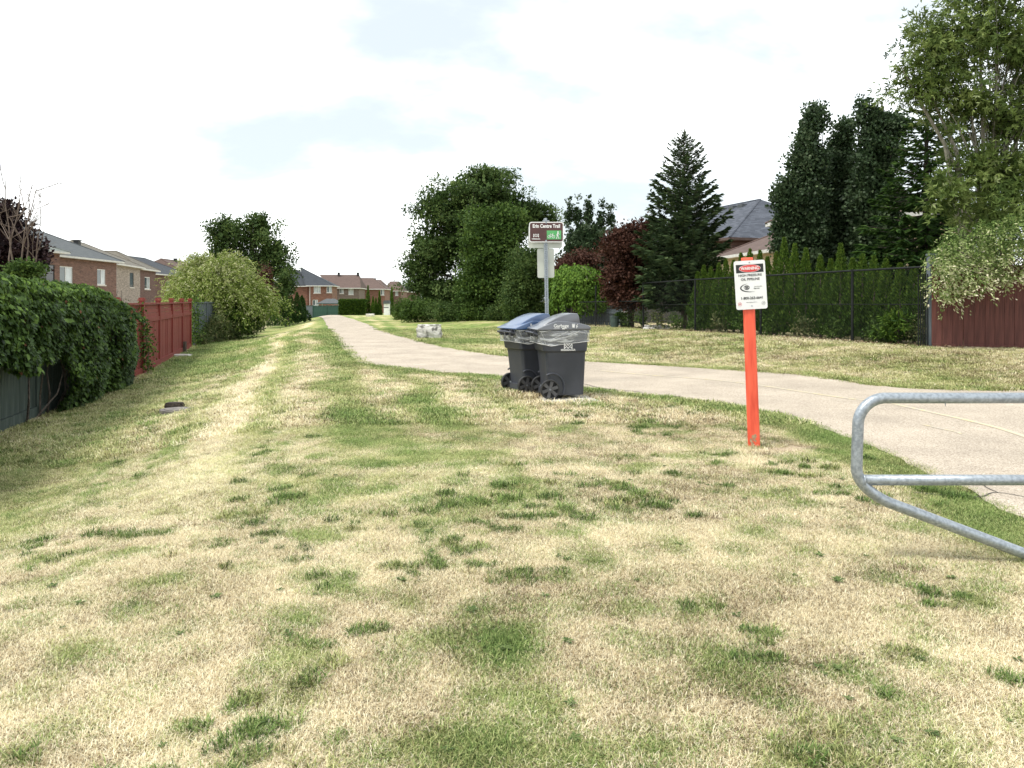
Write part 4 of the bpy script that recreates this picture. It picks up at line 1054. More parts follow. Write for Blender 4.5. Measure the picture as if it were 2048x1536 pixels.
# chain-link fence
cf_ys = [16.7, 18.9, 22.3, 25.6, 29.0, 33.0, 37.0]
cp = [(float(fence_r_x(y))-.0, y) for y in cf_ys]
cf = empty('chain_link_fence', (cp[0][0], cp[0][1], zat(*cp[0])), 0, 'black chain-link fence in front of the cedar hedge on the right', 'fence')
CH = 1.85
for i, P in enumerate(cp):
    z_ = zat(*P)
    if i == 0:
        MB().box(P[0]-.07, P[0]+.07, P[1]-.07, P[1]+.07, z_-.05, z_+2.05).box(P[0]-.085, P[0]+.085, P[1]-.085, P[1]+.085, z_+2.053, z_+2.10).build('corner_post', M['slate_fence'], cf)
    else:
        MB().tube([(P[0], P[1], z_-.05), (P[0], P[1], z_+CH)], .035, 8).build('post', M['black_steel'], cf)
for i in range(len(cp)-1):
    P, Q = cp[i], cp[i+1]
    if i >= 4: hgt = 1.15
    else: hgt = CH
    za, zb_ = zat(*P)+hgt-.04, zat(*Q)+hgt-.04
    MB().tube([(P[0], P[1], za), (Q[0], Q[1], zb_)], .024, 6).build('top_rail', M['black_steel'], cf)
    MB().tube([(P[0], P[1], za-.85), (Q[0], Q[1], zb_-.85)], .010, 5).build('tension_wire', M['black_steel'], cf)
    Lr = math.dist(P, Q); w = MB(); st = .085 if i < 3 else .13; nn = int((Lr+hgt)/st)
    for sgn in (1, -1):
        for k in range(nn):
            s0 = k*st - (hgt if sgn > 0 else 0); a0, b0 = s0, 0.0; a1, b1 = s0+hgt, hgt
            if sgn < 0: a0, b0, a1, b1 = k*st, 0.0, k*st-hgt, hgt
            # clip to the panel
            def cl_(a, b, a2, b2):
                dA = a2-a
                t0, t1 = 0.0, 1.0
                for lim, sg in ((0, 1), (Lr, -1)):
                    fa, fb_ = sg*(a-lim), sg*(a2-lim)
                    if fa < 0 and fb_ < 0: return None
                    if fa < 0: t0 = max(t0, fa/(fa-fb_))
                    elif fb_ < 0: t1 = min(t1, fa/(fa-fb_))
                return (a+dA*t0, b+(b2-b)*t0, a+dA*t1, b+(b2-b)*t1) if t1 > t0 else None
            r_ = cl_(a0, b0, a1, b1)
            if r_ is None: continue
            pt = lambda s, h_: (P[0]+(Q[0]-P[0])*s/Lr, P[1]+(Q[1]-P[1])*s/Lr, zat(*P)+(zat(*Q)-zat(*P))*s/Lr+.02+h_*(hgt-.06)/hgt)
            w.tube([pt(r_[0], r_[1]), pt(r_[2], r_[3])], .0018, 3, cap=False)
    mo = w.build('wire_mesh', M['black_steel'], cf); mo['kind'] = 'stuff'

# ------------------------------------------------------------------ trees and shrubs
def T(px, py, Y): return at(px, py, Y)
def E(px, py, Y, rx, rz, ry=None):         # ellipsoid measured in the photograph, radii in photo pixels
    k = Y/FL
    return (at(px, py, Y), (rx*k, (ry if ry else rx)*k, rz*k))
def gbase(px, Y): return (ax(px, Y), Y, zat(ax(px, Y), Y))

# left garden: purple-leaved tree and bare one
Yp = 25.0
broadleaf('purple_tree', 'purple-leaved tree behind the ivy hedge at the left edge', gbase(5, Yp), [E(5, 500, Yp, 72, 62), E(-10, 440, Yp, 42, 36), E(-60, 480, Yp, 60, 90), E(60, 520, Yp, 40, 38), E(18, 420, Yp, 24, 16)], 340, 46, .34, .13, .09, M['dark_purple_leaf'], .12, trunk_top=at(5, 430, Yp), seed=1, nlimb=24)
def bare_tree(name, label, base, top_pts, seed, r0=.055):
    g = np.random.default_rng(seed); root = empty(name, base, 0, label, 'tree'); mb = MB()
    def grow(p, d, L, r, lev):
        p = Vector(p); d = Vector(d).normalized(); pts = [p]; q = p
        for k in range(4):
            d = (d + Vector(g.normal(size=3))*.10 + Vector((0, 0, .05))).normalized(); q = q + d*L/4; pts.append(q)
        mb.tube(pts, [r*(1-.17*k) for k in range(5)], 5 if lev < 2 else 4, cap=False)
        if lev < 3:
            for k in range(5 if lev < 2 else 4):
                t = g.uniform(.3, 1.0); i = min(int(t*4), 3); s = pts[i].lerp(pts[i+1], t*4-i)
                nd = (d + Vector(g.normal(size=3))*.55); nd.z = abs(nd.z)*.8+.15
                grow(s, nd, L*g.uniform(.38, .6), r*.5, lev+1)
    for tp in top_pts:
        v = Vector(tp)-Vector(base); s = Vector(base)
        mb.tube([s, s+v*.28+Vector((.03, 0, 0)), s+v*.5], [r0, r0*.8, r0*.6], 6, cap=False)
        grow(s+v*.5, v, v.length*.5, r0*.55, 1)
    mb.build('trunk', M['twig'], root); return root
bare_tree('bare_tree', 'leafless tree with thin upright twigs rising above the purple-leaved tree', gbase(38, 23), [at(24, 362, 23), at(45, 372, 23), at(62, 405, 23), at(88, 452, 23), at(6, 390, 23)], 5)
broadleaf('green_shrub', 'dull green shrub under the purple-leaved tree behind the ivy', gbase(48, 22), [E(48, 548, 22, 34, 22)], 60, 40, .22, .10, .07, M['green_leaf'], .03, seed=3, cat='shrub', nlimb=8)

# ivy hedge: leaves over the green fence
def ivy():
    g = np.random.default_rng(42)
    root = empty('ivy_hedge', (float(fence_l_x(12)), 12, zat(float(fence_l_x(12)), 12)), 0, 'thick green ivy hedge spilling over the green board fence at the left edge', 'ivy hedge')
    ys = g.uniform(3.5, 19.0, 78000)
    def top(y): return 2.34 + (fbm(y*.7, y*0+3, 8, 4)-.5)*.55 - .18*sstep(13, 16.5, y) - .34*sstep(17.4, 19.0, y) + .12*sstep(15, 12, y) + .10*sstep(12, 8, y)
    def bot(y):
        k = 1.02 + (fbm(y*1.1, y*0+9, 18, 3)-.5)*.5
        return np.where(y < 13.4, np.interp(y, [3, 10.8, 11.5, 12.6, 13.0, 13.8], [1.1, 1.05, .95, 1.15, .95, .05]) + (k-1.02), .05 + .4*sstep(18.2, 19.0, y))
    def thick(y, h): return (.30 + .55*fbm(y*1.4, h*1.6, 28, 4) )*np.where(h > 1.9, .9, 1)*(.75+.25*sstep(0.1, .8, h))*(1 - .45*sstep(17.2, 19.0, y))
    tp, bt = top(ys), bot(ys)
    h = bt + (tp-bt)*g.uniform(0, 1, len(ys))
    th = thick(ys, h)
    rnd_top = np.clip((tp-h)/.5, 0, 1)**.5
    side = np.where(g.uniform(0, 1, len(ys)) < .16, -1.0, 1.0)
    depth = side*th*rnd_top*(g.uniform(.72, 1.06, len(ys)))
    topsel = g.uniform(0, 1, len(ys)) < .16
    h = np.where(topsel, tp - g.uniform(0, .10, len(ys)), h); depth = np.where(topsel, g.uniform(-.55, .55, len(ys))*1.0, depth)
    h = np.where(topsel, h - (np.abs(depth)/.6)**2*.22, h)
    # fence direction
    X = fence_l_x(ys); dX = (fence_l_x(ys+.1)-X)/.1; nrm = np.stack([np.ones_like(ys), -dX], 1); nrm /= np.linalg.norm(nrm, axis=1)[:, None]
    P = np.stack([X + nrm[:, 0]*depth, ys + nrm[:, 1]*depth, height(X, ys)*0 + height(X+.3, ys) + h], 1)
    keepm = P[:, 2] > height(P[:, 0], P[:, 1]) + .02
    # strands creeping over the red fence end
    P, ys, depth, topsel = P[keepm], ys[keepm], depth[keepm], topsel[keepm]; nr = nrm[keepm]*np.sign(depth)[:, None]
    n = len(P)
    outn = np.stack([nr[:, 0], nr[:, 1], np.where(topsel, 1.6, .35)], 1)
    N = norm(norm(outn) + rand_dirs(g, n)*.55)
    D = norm(rand_dirs(g, n)*.55 + np.array([0, 0, -.9]) + nr[:, [0, 1, 1]]*np.array([.35, .35, 0]))
    sz = .072*g.uniform(.55, 1.5, n)*np.where(ys < 10, 1.15, 1)
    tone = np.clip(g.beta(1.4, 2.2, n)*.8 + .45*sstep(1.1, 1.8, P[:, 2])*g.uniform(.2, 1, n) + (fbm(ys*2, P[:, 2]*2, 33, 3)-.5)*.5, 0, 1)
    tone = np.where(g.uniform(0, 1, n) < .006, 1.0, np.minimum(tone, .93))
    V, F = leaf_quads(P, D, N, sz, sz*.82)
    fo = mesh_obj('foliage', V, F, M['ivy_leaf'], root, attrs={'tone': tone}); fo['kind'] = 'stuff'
    # the largest leaves on the face towards the lawn, one object each
    lm = []
    for k, c_ in enumerate((.3, .5, .68)):
        me = bpy.data.meshes.new('leaf')
        V_ = [(0, 0, 0), (-.4, .15, .05), (-.5, .5, .02), (0, .42, -.06), (.5, .5, .02), (.4, .15, .05), (0, 1.0, -.10)]
        me.from_pydata(V_, [], [(0, 1, 2, 3), (0, 3, 4, 5), (3, 2, 6), (3, 6, 4)])
        a_ = me.attributes.new('tone', 'FLOAT', 'FACE'); a_.data.foreach_set('value', np.full(4, c_, np.float32)); me.materials.append(M['ivy_leaf']); lm.append(me)
    cand = np.where((ys > 7.5) & (ys < 17.5) & (depth > .2) & ~topsel)[0]; sel = g.choice(cand, 290, replace=False); b = np.array(wloc(root))
    for i in sel:
        q = P[i] - b + np.append(nr[i], 0)*.05
        zz = Vector(N[i]); yy = Vector(D[i]); xx = yy.cross(zz).normalized(); yy = zz.cross(xx).normalized()
        o = place('leaf', lm[int(g.integers(0, 3))], root, tuple(q)); s = float(g.uniform(.08, .12))
        o.rotation_euler = Matrix((xx, yy, zz)).transposed().to_euler(); o.scale = (s, s, s)
    st = MB()
    for k in range(12):
        y = g.uniform(12.5, 18); x = float(fence_l_x(y)); z = zat(x, y); pts = [(x+.10, y, z)]
        for j in range(6): pts.append((x+.12+g.uniform(0, .2), pts[-1][1]+g.normal()*.16, z+.38*(j+1)))
        st.tube(pts, [.02-.0025*j for j in range(7)], 4, cap=False)
    st.build('stem', M['bark'], root)['kind'] = 'stuff'
ivy()

def creeper(name, label, curve_pts, n, spread, L, mat, seed, cat='creeper'):
    g = np.random.default_rng(seed); root = empty(name, curve_pts[0], 0, label, cat)
    C = np.array(curve_pts, float); t = g.uniform(0, len(C)-1.001, n); i = t.astype(int); f = (t-i)[:, None]
    P = C[i]*(1-f)+C[i+1]*f + g.normal(size=(n, 3))*np.array(spread)
    D = norm(rand_dirs(g, n)+np.array([0, 0, -.5])); N = norm(rand_dirs(g, n)+np.array([.5, -.6, .6])); s = g.uniform(.6, 1.3, n)
    V, F = leaf_quads(P, D, N, L*s, L*.75*s)
    mesh_obj('foliage', V, F, mat, root, attrs={'tone': np.clip(g.beta(1.5, 1.8, n), 0, .93)})
    MB().tube(curve_pts, [.03]+[.012]*(len(curve_pts)-1), 5, cap=False).build('stem', M['bark'], root); return root
q0 = rp[1]; zq0 = zat(*q0)
creeper('ivy_strand', 'thin ivy strand creeping down the nearest red fence post', [(q0[0]+.22, q0[1]-.1, zq0+.1), (q0[0]+.2, q0[1]-.05, zq0+.7), (q0[0]+.18, q0[1]-.2, zq0+1.3), (q0[0]+.1, q0[1]-.6, zq0+1.9)], 700, (.07, .16, .12), .07, M['ivy_leaf'], 8, 'ivy')
q1 = (float(fence_l_x(32.9)), 32.9); zq1 = zat(*q1)
creeper('post_creeper', 'ivy covered post between the red fence and the slate grey fence', [(q1[0]+.12, q1[1], zq1), (q1[0]+.1, q1[1], zq1+.7), (q1[0]+.12, q1[1]-.05, zq1+1.3), (q1[0]+.08, q1[1], zq1+1.95)], 1100, (.16, .2, .25), .09, M['ivy_leaf'], 9, 'ivy')

# dappled willow: arching pale sprays
def willow():
    g = np.random.default_rng(77); Y = 39.0
    c = np.array(at(428, 640, Y)); base = (c[0], Y, zat(c[0], Y)); root = empty('dappled_willow', base, 0, 'large cream and green dappled willow shrub overhanging the slate grey fence', 'shrub')
    k = Y/FL; P, D, Tn, Ls = [], [], [], []; mb = MB()
    c0 = c.copy()
    for s in range(2300):
        side = s % 5 == 0
        c = c0 + (np.array([22*k, -.3, 0]) if side else np.zeros(3))
        a = g.uniform(0, 6.283); el = g.uniform(0, 1)**.65*(.55 if side else 1)
        rx, ry, rz = 99*k*math.cos(el*1.45), 90*k*math.cos(el*1.45), 44*k + 62*k*math.sin(el*1.5)*(1+.10*math.sin(2*a+1))
        lmp = 1 + .16*math.sin(3*a+.7) + .10*math.sin(7*a); rx *= lmp; rz *= 1+.10*math.sin(5*a+2)
        tip = np.array([c[0] + math.cos(a)*rx*g.uniform(.78, 1.05), Y + math.sin(a)*ry*g.uniform(.75, 1.05), base[2] + rz*1.08*g.uniform(.66, 1.14) + (.25 if side else 1.05)])
        st = np.array([c[0] + (tip[0]-c[0])*.35, Y + (tip[1]-Y)*.35, base[2] + (tip[2]-base[2])*.72])
        ctl = (st+tip)/2 + np.array([0, 0, .45]); drop = g.uniform(.2, 1.4)*(1-.6*el)
        fl = g.uniform(.1, .6); end = tip + np.array([math.cos(a)*fl, math.sin(a)*.3, -drop*(1.3-fl)])
        m = 34; t = g.uniform(0, 1, m)**.75
        q = st[None]*((1-t)**3)[:, None] + 3*ctl[None]*((1-t)**2*t)[:, None] + 3*tip[None]*((1-t)*t**2)[:, None] + end[None]*(t**3)[:, None]
        tv = norm(np.repeat((end-tip)[None], m, 0)*t[:, None] + (tip-st)[None]*(1-t)[:, None])
        P.append(q + g.normal(size=(m, 3))*.045); D.append(norm(tv + rand_dirs(g, m)*.8)); Tn.append(np.clip(.22+.62*t*(.55+.75*el) + g.normal(0, .18, m), 0, 1)); Ls.append(g.uniform(.09, .18, m))
        if s % 30 == 0: mb.tube([base, tuple((np.array(base)+st)/2+np.array([0, 0, .2])), tuple(st), tuple(ctl)], [.05, .035, .02, .008], 5, cap=False)
    P, D, Tn, Ls = map(np.concatenate, (P, D, Tn, Ls)); n = len(P)
    N = norm(rand_dirs(g, n)+np.array([0, -.2, .7])); V, F = leaf_quads(P, D, N, Ls, Ls*.30)
    mesh_obj('foliage', V, F, M['willow_leaf'], root, attrs={'tone': Tn}); mb.build('stem', M['bark'], root)
willow()
broadleaf('green_shrub', 'dark green shrub filling the shade under the dappled willow', gbase(445, 38.5), [E(450, 640, 38.5, 55, 40), E(505, 625, 41, 32, 38), E(470, 600, 40, 62, 30), E(400, 600, 39.5, 50, 40), E(430, 655, 38.5, 45, 30)], 300, 60, .4, .13, .08, M['green_leaf'], .05, seed=6, cat='shrub', nlimb=16)

Yt = 60.0
broadleaf('leafy_tree', 'dark green rounded tree standing behind the dappled willow', gbase(505, Yt), [E(460, 478, Yt, 42, 46), E(520, 472, Yt, 38, 44), E(555, 515, Yt, 30, 42), E(440, 530, Yt, 32, 40), E(505, 545, Yt, 52, 52), E(578, 545, Yt, 18, 20), E(450, 455, Yt, 22, 24), E(515, 445, Yt, 20, 20)], 300, 72, .62, .21, .14, M['locust_leaf'], .22, trunk_top=at(505, 450, Yt), seed=11, nlimb=40, lump=.5, core=.04)
broadleaf('red_leaf_shrub', 'reddish brown young tree between the dappled willow and the far cedars', gbase(527, 50), [E(528, 560, 50, 14, 30), E(533, 590, 50, 16, 20)], 70, 30, .4, .14, .10, M['purple_leaf'], .06, seed=12, nlimb=8)
broadleaf('young_tree', 'pale green young tree against the orange brick house', gbase(575, 58), [E(573, 565, 58, 19, 30), E(560, 590, 58, 20, 25)], 100, 34, .45, .16, .10, M['locust_leaf'], .07, seed=13, nlimb=10)
for (px_c, Yc, top_, rr, s_) in ((538, 54, 575, .95, 1), (556, 56, 583, .9, 2), (583, 60, 594, .7, 4), (594, 61, 586, .7, 5), (604, 62, 592, .65, 6)):
    b = gbase(px_c, Yc); H_ = az_(top_, Yc) - b[2]
    o = empty('cedar', b, 0, {1: 'leftmost cedar of the dark clump behind the dappled willow', 2: 'tall cedar second from the left in the dark clump behind the willow', 4: 'small middle cedar left of the orange brick house', 5: 'pointed cedar beside the orange brick house, second from the right', 6: 'rightmost cedar, touching the corner of the orange brick house'}[s_], 'cedar', 'cedars at the end of the left fence')
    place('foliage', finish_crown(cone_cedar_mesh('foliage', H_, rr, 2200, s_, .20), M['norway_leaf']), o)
b = gbase(572, 56); o = empty('small_conifer', (b[0], b[1], b[2]), 0, 'small dark shrub on a forked stem alone on the left lawn', 'shrub')
mb = MB().tube([(b[0], b[1], b[2]), (b[0]-.05, b[1], b[2]+.5), (b[0], b[1], b[2]+1.9)], [.07, .05, .02], 6).tube([(b[0]+.28, b[1], b[2]), (b[0]+.15, b[1], b[2]+.6), (b[0]+.05, b[1], b[2]+1.6)], [.05, .04, .02], 6); mb.build('stem', M['bark'], o)
g_ = cone_cedar_mesh('foliage', 1.9, .42, 1500, 9, .18); place('foliage', finish_crown(g_, M['norway_leaf']), o, (0, 0, .55))

# far clipped hedge and cedars
def clipped_hedge():
    g = np.random.default_rng(5); x0, x1 = ax(680, 116), ax(733, 116); z0, z1 = -1.4, az_(601.5, 116); root = empty('clipped_hedge', ((x0+x1)/2, 116, z0), 0, 'clipped dark green cedar hedge at the far end of the path', 'hedge')
    n = 9000; P = np.stack([g.uniform(x0, x1, n), g.uniform(115.3, 116.6, n), g.uniform(z0, z1, n)], 1); f = g.uniform(0, 1, n)
    P[f < .5, 1] = 115.3 + g.normal(0, .06, (f < .5).sum()); P[(f > .5) & (f < .75), 2] = z1 + g.normal(0, .05, ((f > .5) & (f < .75)).sum())
    D = norm(rand_dirs(g, n)+np.array([0, -.3, .8])); N = norm(rand_dirs(g, n)); V, F = leaf_quads(P, D, N, .30, .15)
    mesh_obj('foliage', V, F, M['cedar_leaf'], root, attrs={'tone': g.uniform(0, .8, n)})
    MB().box(x0+.15, x1-.15, 115.5, 116.4, z0, z1-.2).build('stem', M['bark'], root)
clipped_hedge()
for (px_c, Yc, top_, wpx, s_, lb) in ((736, 117, 572, 5.5, 21, 'tallest of the narrow far cedars right of the clipped hedge'), (746, 116, 594, 5, 22, 'short narrow far cedar next to the clipped hedge'), (752, 116.5, 597, 4.5, 23, 'lowest narrow far cedar among the group beside the path end'),
                                  (759, 117, 583, 5, 24, 'narrow far cedar left of the small white shed'), (783.5, 117, 575, 5.5, 25, 'tall narrow far cedar right of the small white shed')):
    xx = ax(px_c, Yc); o = empty('narrow_cedar', (xx, Yc, -1.5), 0, lb, 'cedar', 'narrow cedars at the far end of the path')
    H_ = az_(top_, Yc)+1.5
    place('foliage', finish_crown(cone_cedar_mesh('foliage', H_, wpx*Yc/FL*1.05, 1500, s_, .34), M['cedar_leaf']), o)
# small white shed with grey roof
Ys = 113; xs_ = ax(772.5, Ys); sh = empty('garden_shed', (xs_, Ys, -1.3), 0, 'small white shed with a grey roof between two narrow far cedars', 'shed')
MB().box(xs_-.38, xs_+.38, Ys, Ys+1.2, -1.3, az_(607.5, Ys)).build('wall', M['white_paint'], sh)
zz = az_(607.5, Ys); MB().prism([(xs_-.52, zz+.003), (xs_+.52, zz+.003), (xs_+.36, zz+.50), (xs_-.36, zz+.50)], Ys-.12, Ys+1.3).build('roof', M['roof_grey'], sh)
MB().box(xs_-.36, xs_+.36, Ys-.02, Ys-.003, zz-.62, zz-.5).build('trim', M['roof_grey'], sh)

# big mass right of the path
Y1 = 54.0
broadleaf('locust_tree', 'tallest spreading honey locust tree left of the brown trail sign', gbase(955, Y1), [E(960, 385, Y1, 85, 48), E(885, 420, Y1, 62, 52), E(1020, 420, Y1, 62, 45), E(870, 500, Y1, 60, 60), E(845, 560, Y1, 40, 50), E(960, 480, Y1, 90, 70), E(1075, 440, Y1, 50, 42), E(818, 530, Y1, 20, 24), E(900, 590, Y1, 70, 45), E(975, 352, Y1, 40, 18)],
          470, 125, .95, .21, .11, M['locust_leaf'], .30, trunk_top=at(960, 400, Y1), seed=21, nlimb=60, aniso=.5, up=.7, shell=.35, lump=.5, core=.13)
broadleaf('dense_tree', 'dense dark green tree in front of the locust tree', gbase(985, 48), [E(985, 500, 48, 62, 80), E(965, 580, 48, 55, 60), E(1010, 450, 48, 38, 36), E(1040, 560, 49, 55, 70), E(960, 440, 49, 28, 24)], 620, 66, .60, .19, .13, M['green_leaf'], .2, trunk_top=at(985, 450, 48), seed=22, nlimb=20, up=.5)
broadleaf('rounded_shrub', 'rounded olive green shrub behind the bins and left of the sign pole', gbase(1055, 43), [E(1055, 560, 43, 48, 66), E(1035, 605, 43, 40, 38), E(1075, 525, 43, 28, 36)], 330, 56, .42, .12, .08, M['locust_leaf'], .1, seed=23, cat='shrub', nlimb=14, up=.5)
broadleaf('upright_tree', 'dark tree with spiky upright leaders right of the trail sign', gbase(1175, 42), [E(1172, 500, 42, 46, 62), E(1150, 550, 42, 50, 50), E(1205, 520, 42, 26, 50)] + [E(p_, t_+32, 42, 7, 40) for p_, t_ in ((1138, 396), (1155, 398), (1178, 396), (1203, 402), (1222, 412), (1165, 425), (1190, 428))], 780, 38, .22, .14, .10, M['oak_leaf'], .14, trunk_top=at(1175, 430, 42), seed=24, nlimb=30, shell=.2)
broadleaf('red_tree', 'small dark red leaved tree above the weeping mulberry', gbase(1145, 38), [E(1140, 535, 38, 34, 22), E(1172, 520, 38, 26, 18), E(1120, 560, 38, 24, 18)], 150, 46, .36, .12, .08, M['purple_leaf'], .08, seed=25, nlimb=12)
for (px_c, Yc, t_, rxx, s_) in ((835, 50, 598, 42, 61), (895, 48.5, 606, 48, 62), (952, 47.5, 610, 44, 63), (1003, 46.5, 612, 40, 64), (1045, 45, 612, 36, 65), (1085, 43, 612, 34, 66), (812, 56, 602, 26, 67)):
    broadleaf('undergrowth_shrub', {61: 'low mixed shrub at the left foot of the locust tree', 62: 'low shrub with dry stems under the locust tree', 63: 'low dark shrub at the foot of the dense tree', 64: 'low shrub right of the dense tree foot', 65: 'low shrub just left of the blue-lidded bin top', 66: 'low shrub directly behind the trail sign pole', 67: 'outermost low shrub where the locust tree meets the far lawn'}[s_],
              gbase(px_c, Yc), [E(px_c, (t_+642)/2, Yc, rxx, (642-t_)/2+4)], 110, 46, .34, .12, .07, M['green_leaf'] if s_ % 2 else M['locust_leaf'], .03, seed=s_, cat='shrub', nlimb=10, group='low shrubs under the locust tree')

# weeping mulberry
def weeping():
    g = np.random.default_rng(88); Y = 36.0; k = Y/FL; base = gbase(1150, Y); root = empty('weeping_mulberry', base, 0, 'bright green weeping mulberry with leaves hanging to the ground behind the bins', 'tree')
    P, D, Tn = [], [], []
    for s in range(560):
        a = g.uniform(0, 6.283); r = g.uniform(.15, 1.0)**.6; lump = 1+.16*math.sin(a*3+1)
        hx, hy = math.cos(a)*54*k*r*lump, math.sin(a)*46*k*r*lump
        zt = az_(528, Y) - (r**2.2)*26*k + g.normal()*.06; L = (zt - base[2] - .35)*g.uniform(.35, 1.0)*(.35+.65*r)
        m = int(26+30*r); t = g.uniform(0, 1, m)
        x = base[0] + hx*(1+.10*t) + g.normal(0, .05, m); y = Y + hy*(1+.10*t) + g.normal(0, .05, m); z = zt - L*t
        P.append(np.stack([x, y, z], 1)); D.append(norm(rand_dirs(g, m)*.6 + np.array([math.cos(a)*.4, math.sin(a)*.4, -1.]))); Tn.append(np.clip(g.uniform(0, .75, m)+.3*(1-t)*g.uniform(0, 1), 0, 1))
    P, D, Tn = map(np.concatenate, (P, D, Tn)); n = len(P); N = norm(rand_dirs(g, n)*.7 + norm(P-np.array([base[0], Y, az_(600, Y)]))); sz = g.uniform(.09, .16, n)
    V, F = leaf_quads(P, D, N, sz, sz*.7); mesh_obj('crown', V, F, M['weeping_leaf'], root, attrs={'tone': Tn})
    mb = MB(); mb.tube([base, (base[0]+.05, Y, base[2]+1.4), (base[0], Y, az_(540, Y))], [.11, .08, .06], 7)
    for j in range(12):
        a = j*.52; mb.tube([(base[0], Y, az_(545, Y)), (base[0]+math.cos(a)*.6, Y+math.sin(a)*.6, az_(535, Y)), (base[0]+math.cos(a)*1.1, Y+math.sin(a)*1.1, az_(560, Y))], [.045, .03, .012], 5, cap=False)
    mb.build('trunk', M['bark'], root)
weeping()

broadleaf('purple_tree', 'rusty purple-leaved tree left of the tall blue spruce', gbase(1262, 31.5), [E(1255, 500, 31.5, 50, 56), E(1290, 460, 31.5, 28, 22), E(1245, 560, 31.5, 46, 42), E(1300, 540, 32.5, 44, 50), E(1268, 595, 31.5, 55, 18)], 430, 56, .34, .13, .09, M['purple_leaf'], .13, trunk_top=at(1262, 470, 31.5), seed=31, nlimb=24, up=.6)
b = gbase(1368, 29.5)
spruce('blue_spruce', 'tall dark spruce with a thin pointed leader left of the grey roofed house', b, az_(262, 29.5)-b[2], 1.75, M['spruce_leaf'], 1, whorls=42, L=.34, droop=.14, rise=.42, z0=1.0, per=13, nside=44, up_tip=.5, full=True)
# leaning sapling stake, edging slab, bins under the purple tree
Yb = 29.3; s0, s1 = at(1319, 659, Yb), at(1330, 575, Yb); sp = empty('sapling', s0, 0, 'slender leaning sapling trunk at the foot of the spruce', 'sapling')
MB().tube([s0, ((s0[0]+s1[0])/2-.03, Yb, (s0[2]+s1[2])/2), s1], [.05, .04, .035], 8).tube([s1, (s1[0]+.2, Yb, s1[2]+.5)], [.03, .02], 6).build('trunk', M['pale_bark'], sp)
mb = MB(); x0 = ax(1289, 28.5); z_ = zat(x0, 28.5)
slab = empty('edging_slab', (x0, 28.5, z_), .0, 'pale concrete edging slab on the ground below the spruce', 'slab'); bevel(MB().box(0, .95, 0, .35, -.02, .09).build('slab_face', M['white_stone'], slab, local=True), .015)
slab2 = empty('edging_slab', (x0+.15, 28.95, z_), .1, 'darker stone slab stacked just behind the pale edging slab', 'slab'); bevel(MB().box(0, .95, 0, .35, -.02, .17).build('slab_face', M['rock'], slab2, local=True), .02)
Yg = 31.0
def tub(name, label, px0, px1, top, bot, mat, Yg=Yg):
    x0, x1 = ax(px0, Yg), ax(px1, Yg); c = (x0+x1)/2; r = (x1-x0)/2; zb_, zt = zat(c, Yg), az_(top, Yg); o = empty(name, (c, Yg, zb_), 0, label, 'planter'); b = MB(); h = zt-zb_
    b.tube([(0, 0, 0), (0, 0, h*.9)], [r*.85, r], 16).build('tub_body', mat, o, local=True, smooth=False)
    MB().tube([(0, 0, h*.9+.002), (0, 0, h)], [r*1.06, r*1.06], 16).build('rim', mat, o, local=True); return o
tub('garden_tub', 'dark green round tub under the rusty purple tree', 1220, 1238, 633, 655, M['planter_green'])
tub('garden_tub', 'black tub with yellow flowers under the rusty purple tree', 1240, 1254, 634, 653, M['vent_black'], 31.4)
broadleaf('flower_clump', 'clump of yellow green flowers growing in the black tub', (ax(1244, 31.4), 31.4, az_(634, 31.4)), [E(1242, 630, 31.4, 10, 6)], 24, 26, .10, .07, .05, M['weeping_leaf'], .01, seed=33, cat='flowers', nlimb=5)
xw = ax(1250, 33); o = empty('garden_wall_post', (xw, 33, zat(xw, 33)), 0, 'short pale masonry pillar behind the black tub', 'pillar'); MB().box(xw-.14, xw+.14, 33, 33.3, zat(xw, 33), az_(623, 33)).build('pillar_body', M['white_stone'], o)
# picket garden fence behind the mulberry
pf = empty('picket_fence', (ax(1175, 37.5), 37.5, zat(ax(1175, 37.5), 37.5)), 0, 'low grey picket fence in the shade behind the weeping mulberry', 'fence')
board_run(pf, (ax(1160, 37.5), 37.5), (ax(1245, 35), 35.0), .2, .2, .85, .14, .02, M['slate_fence'], 99, gap=.03)
rail('rail', pf, (ax(1160, 37.5), 37.45), (ax(1245, 35), 34.95), .85, .85, .06, .03, M['slate_fence'])

# dark boards behind the trees (the neighbour's fence in the shade)
bf = empty('board_fence', (5.0, 41, .2), 0, 'dark shaded board fence far behind the purple tree and spruce', 'fence')
board_run(bf, (2.5, 44.0), (16.5, 37.0), .2, .3, 1.85, .25, .03, M['dark_plank'], 98)

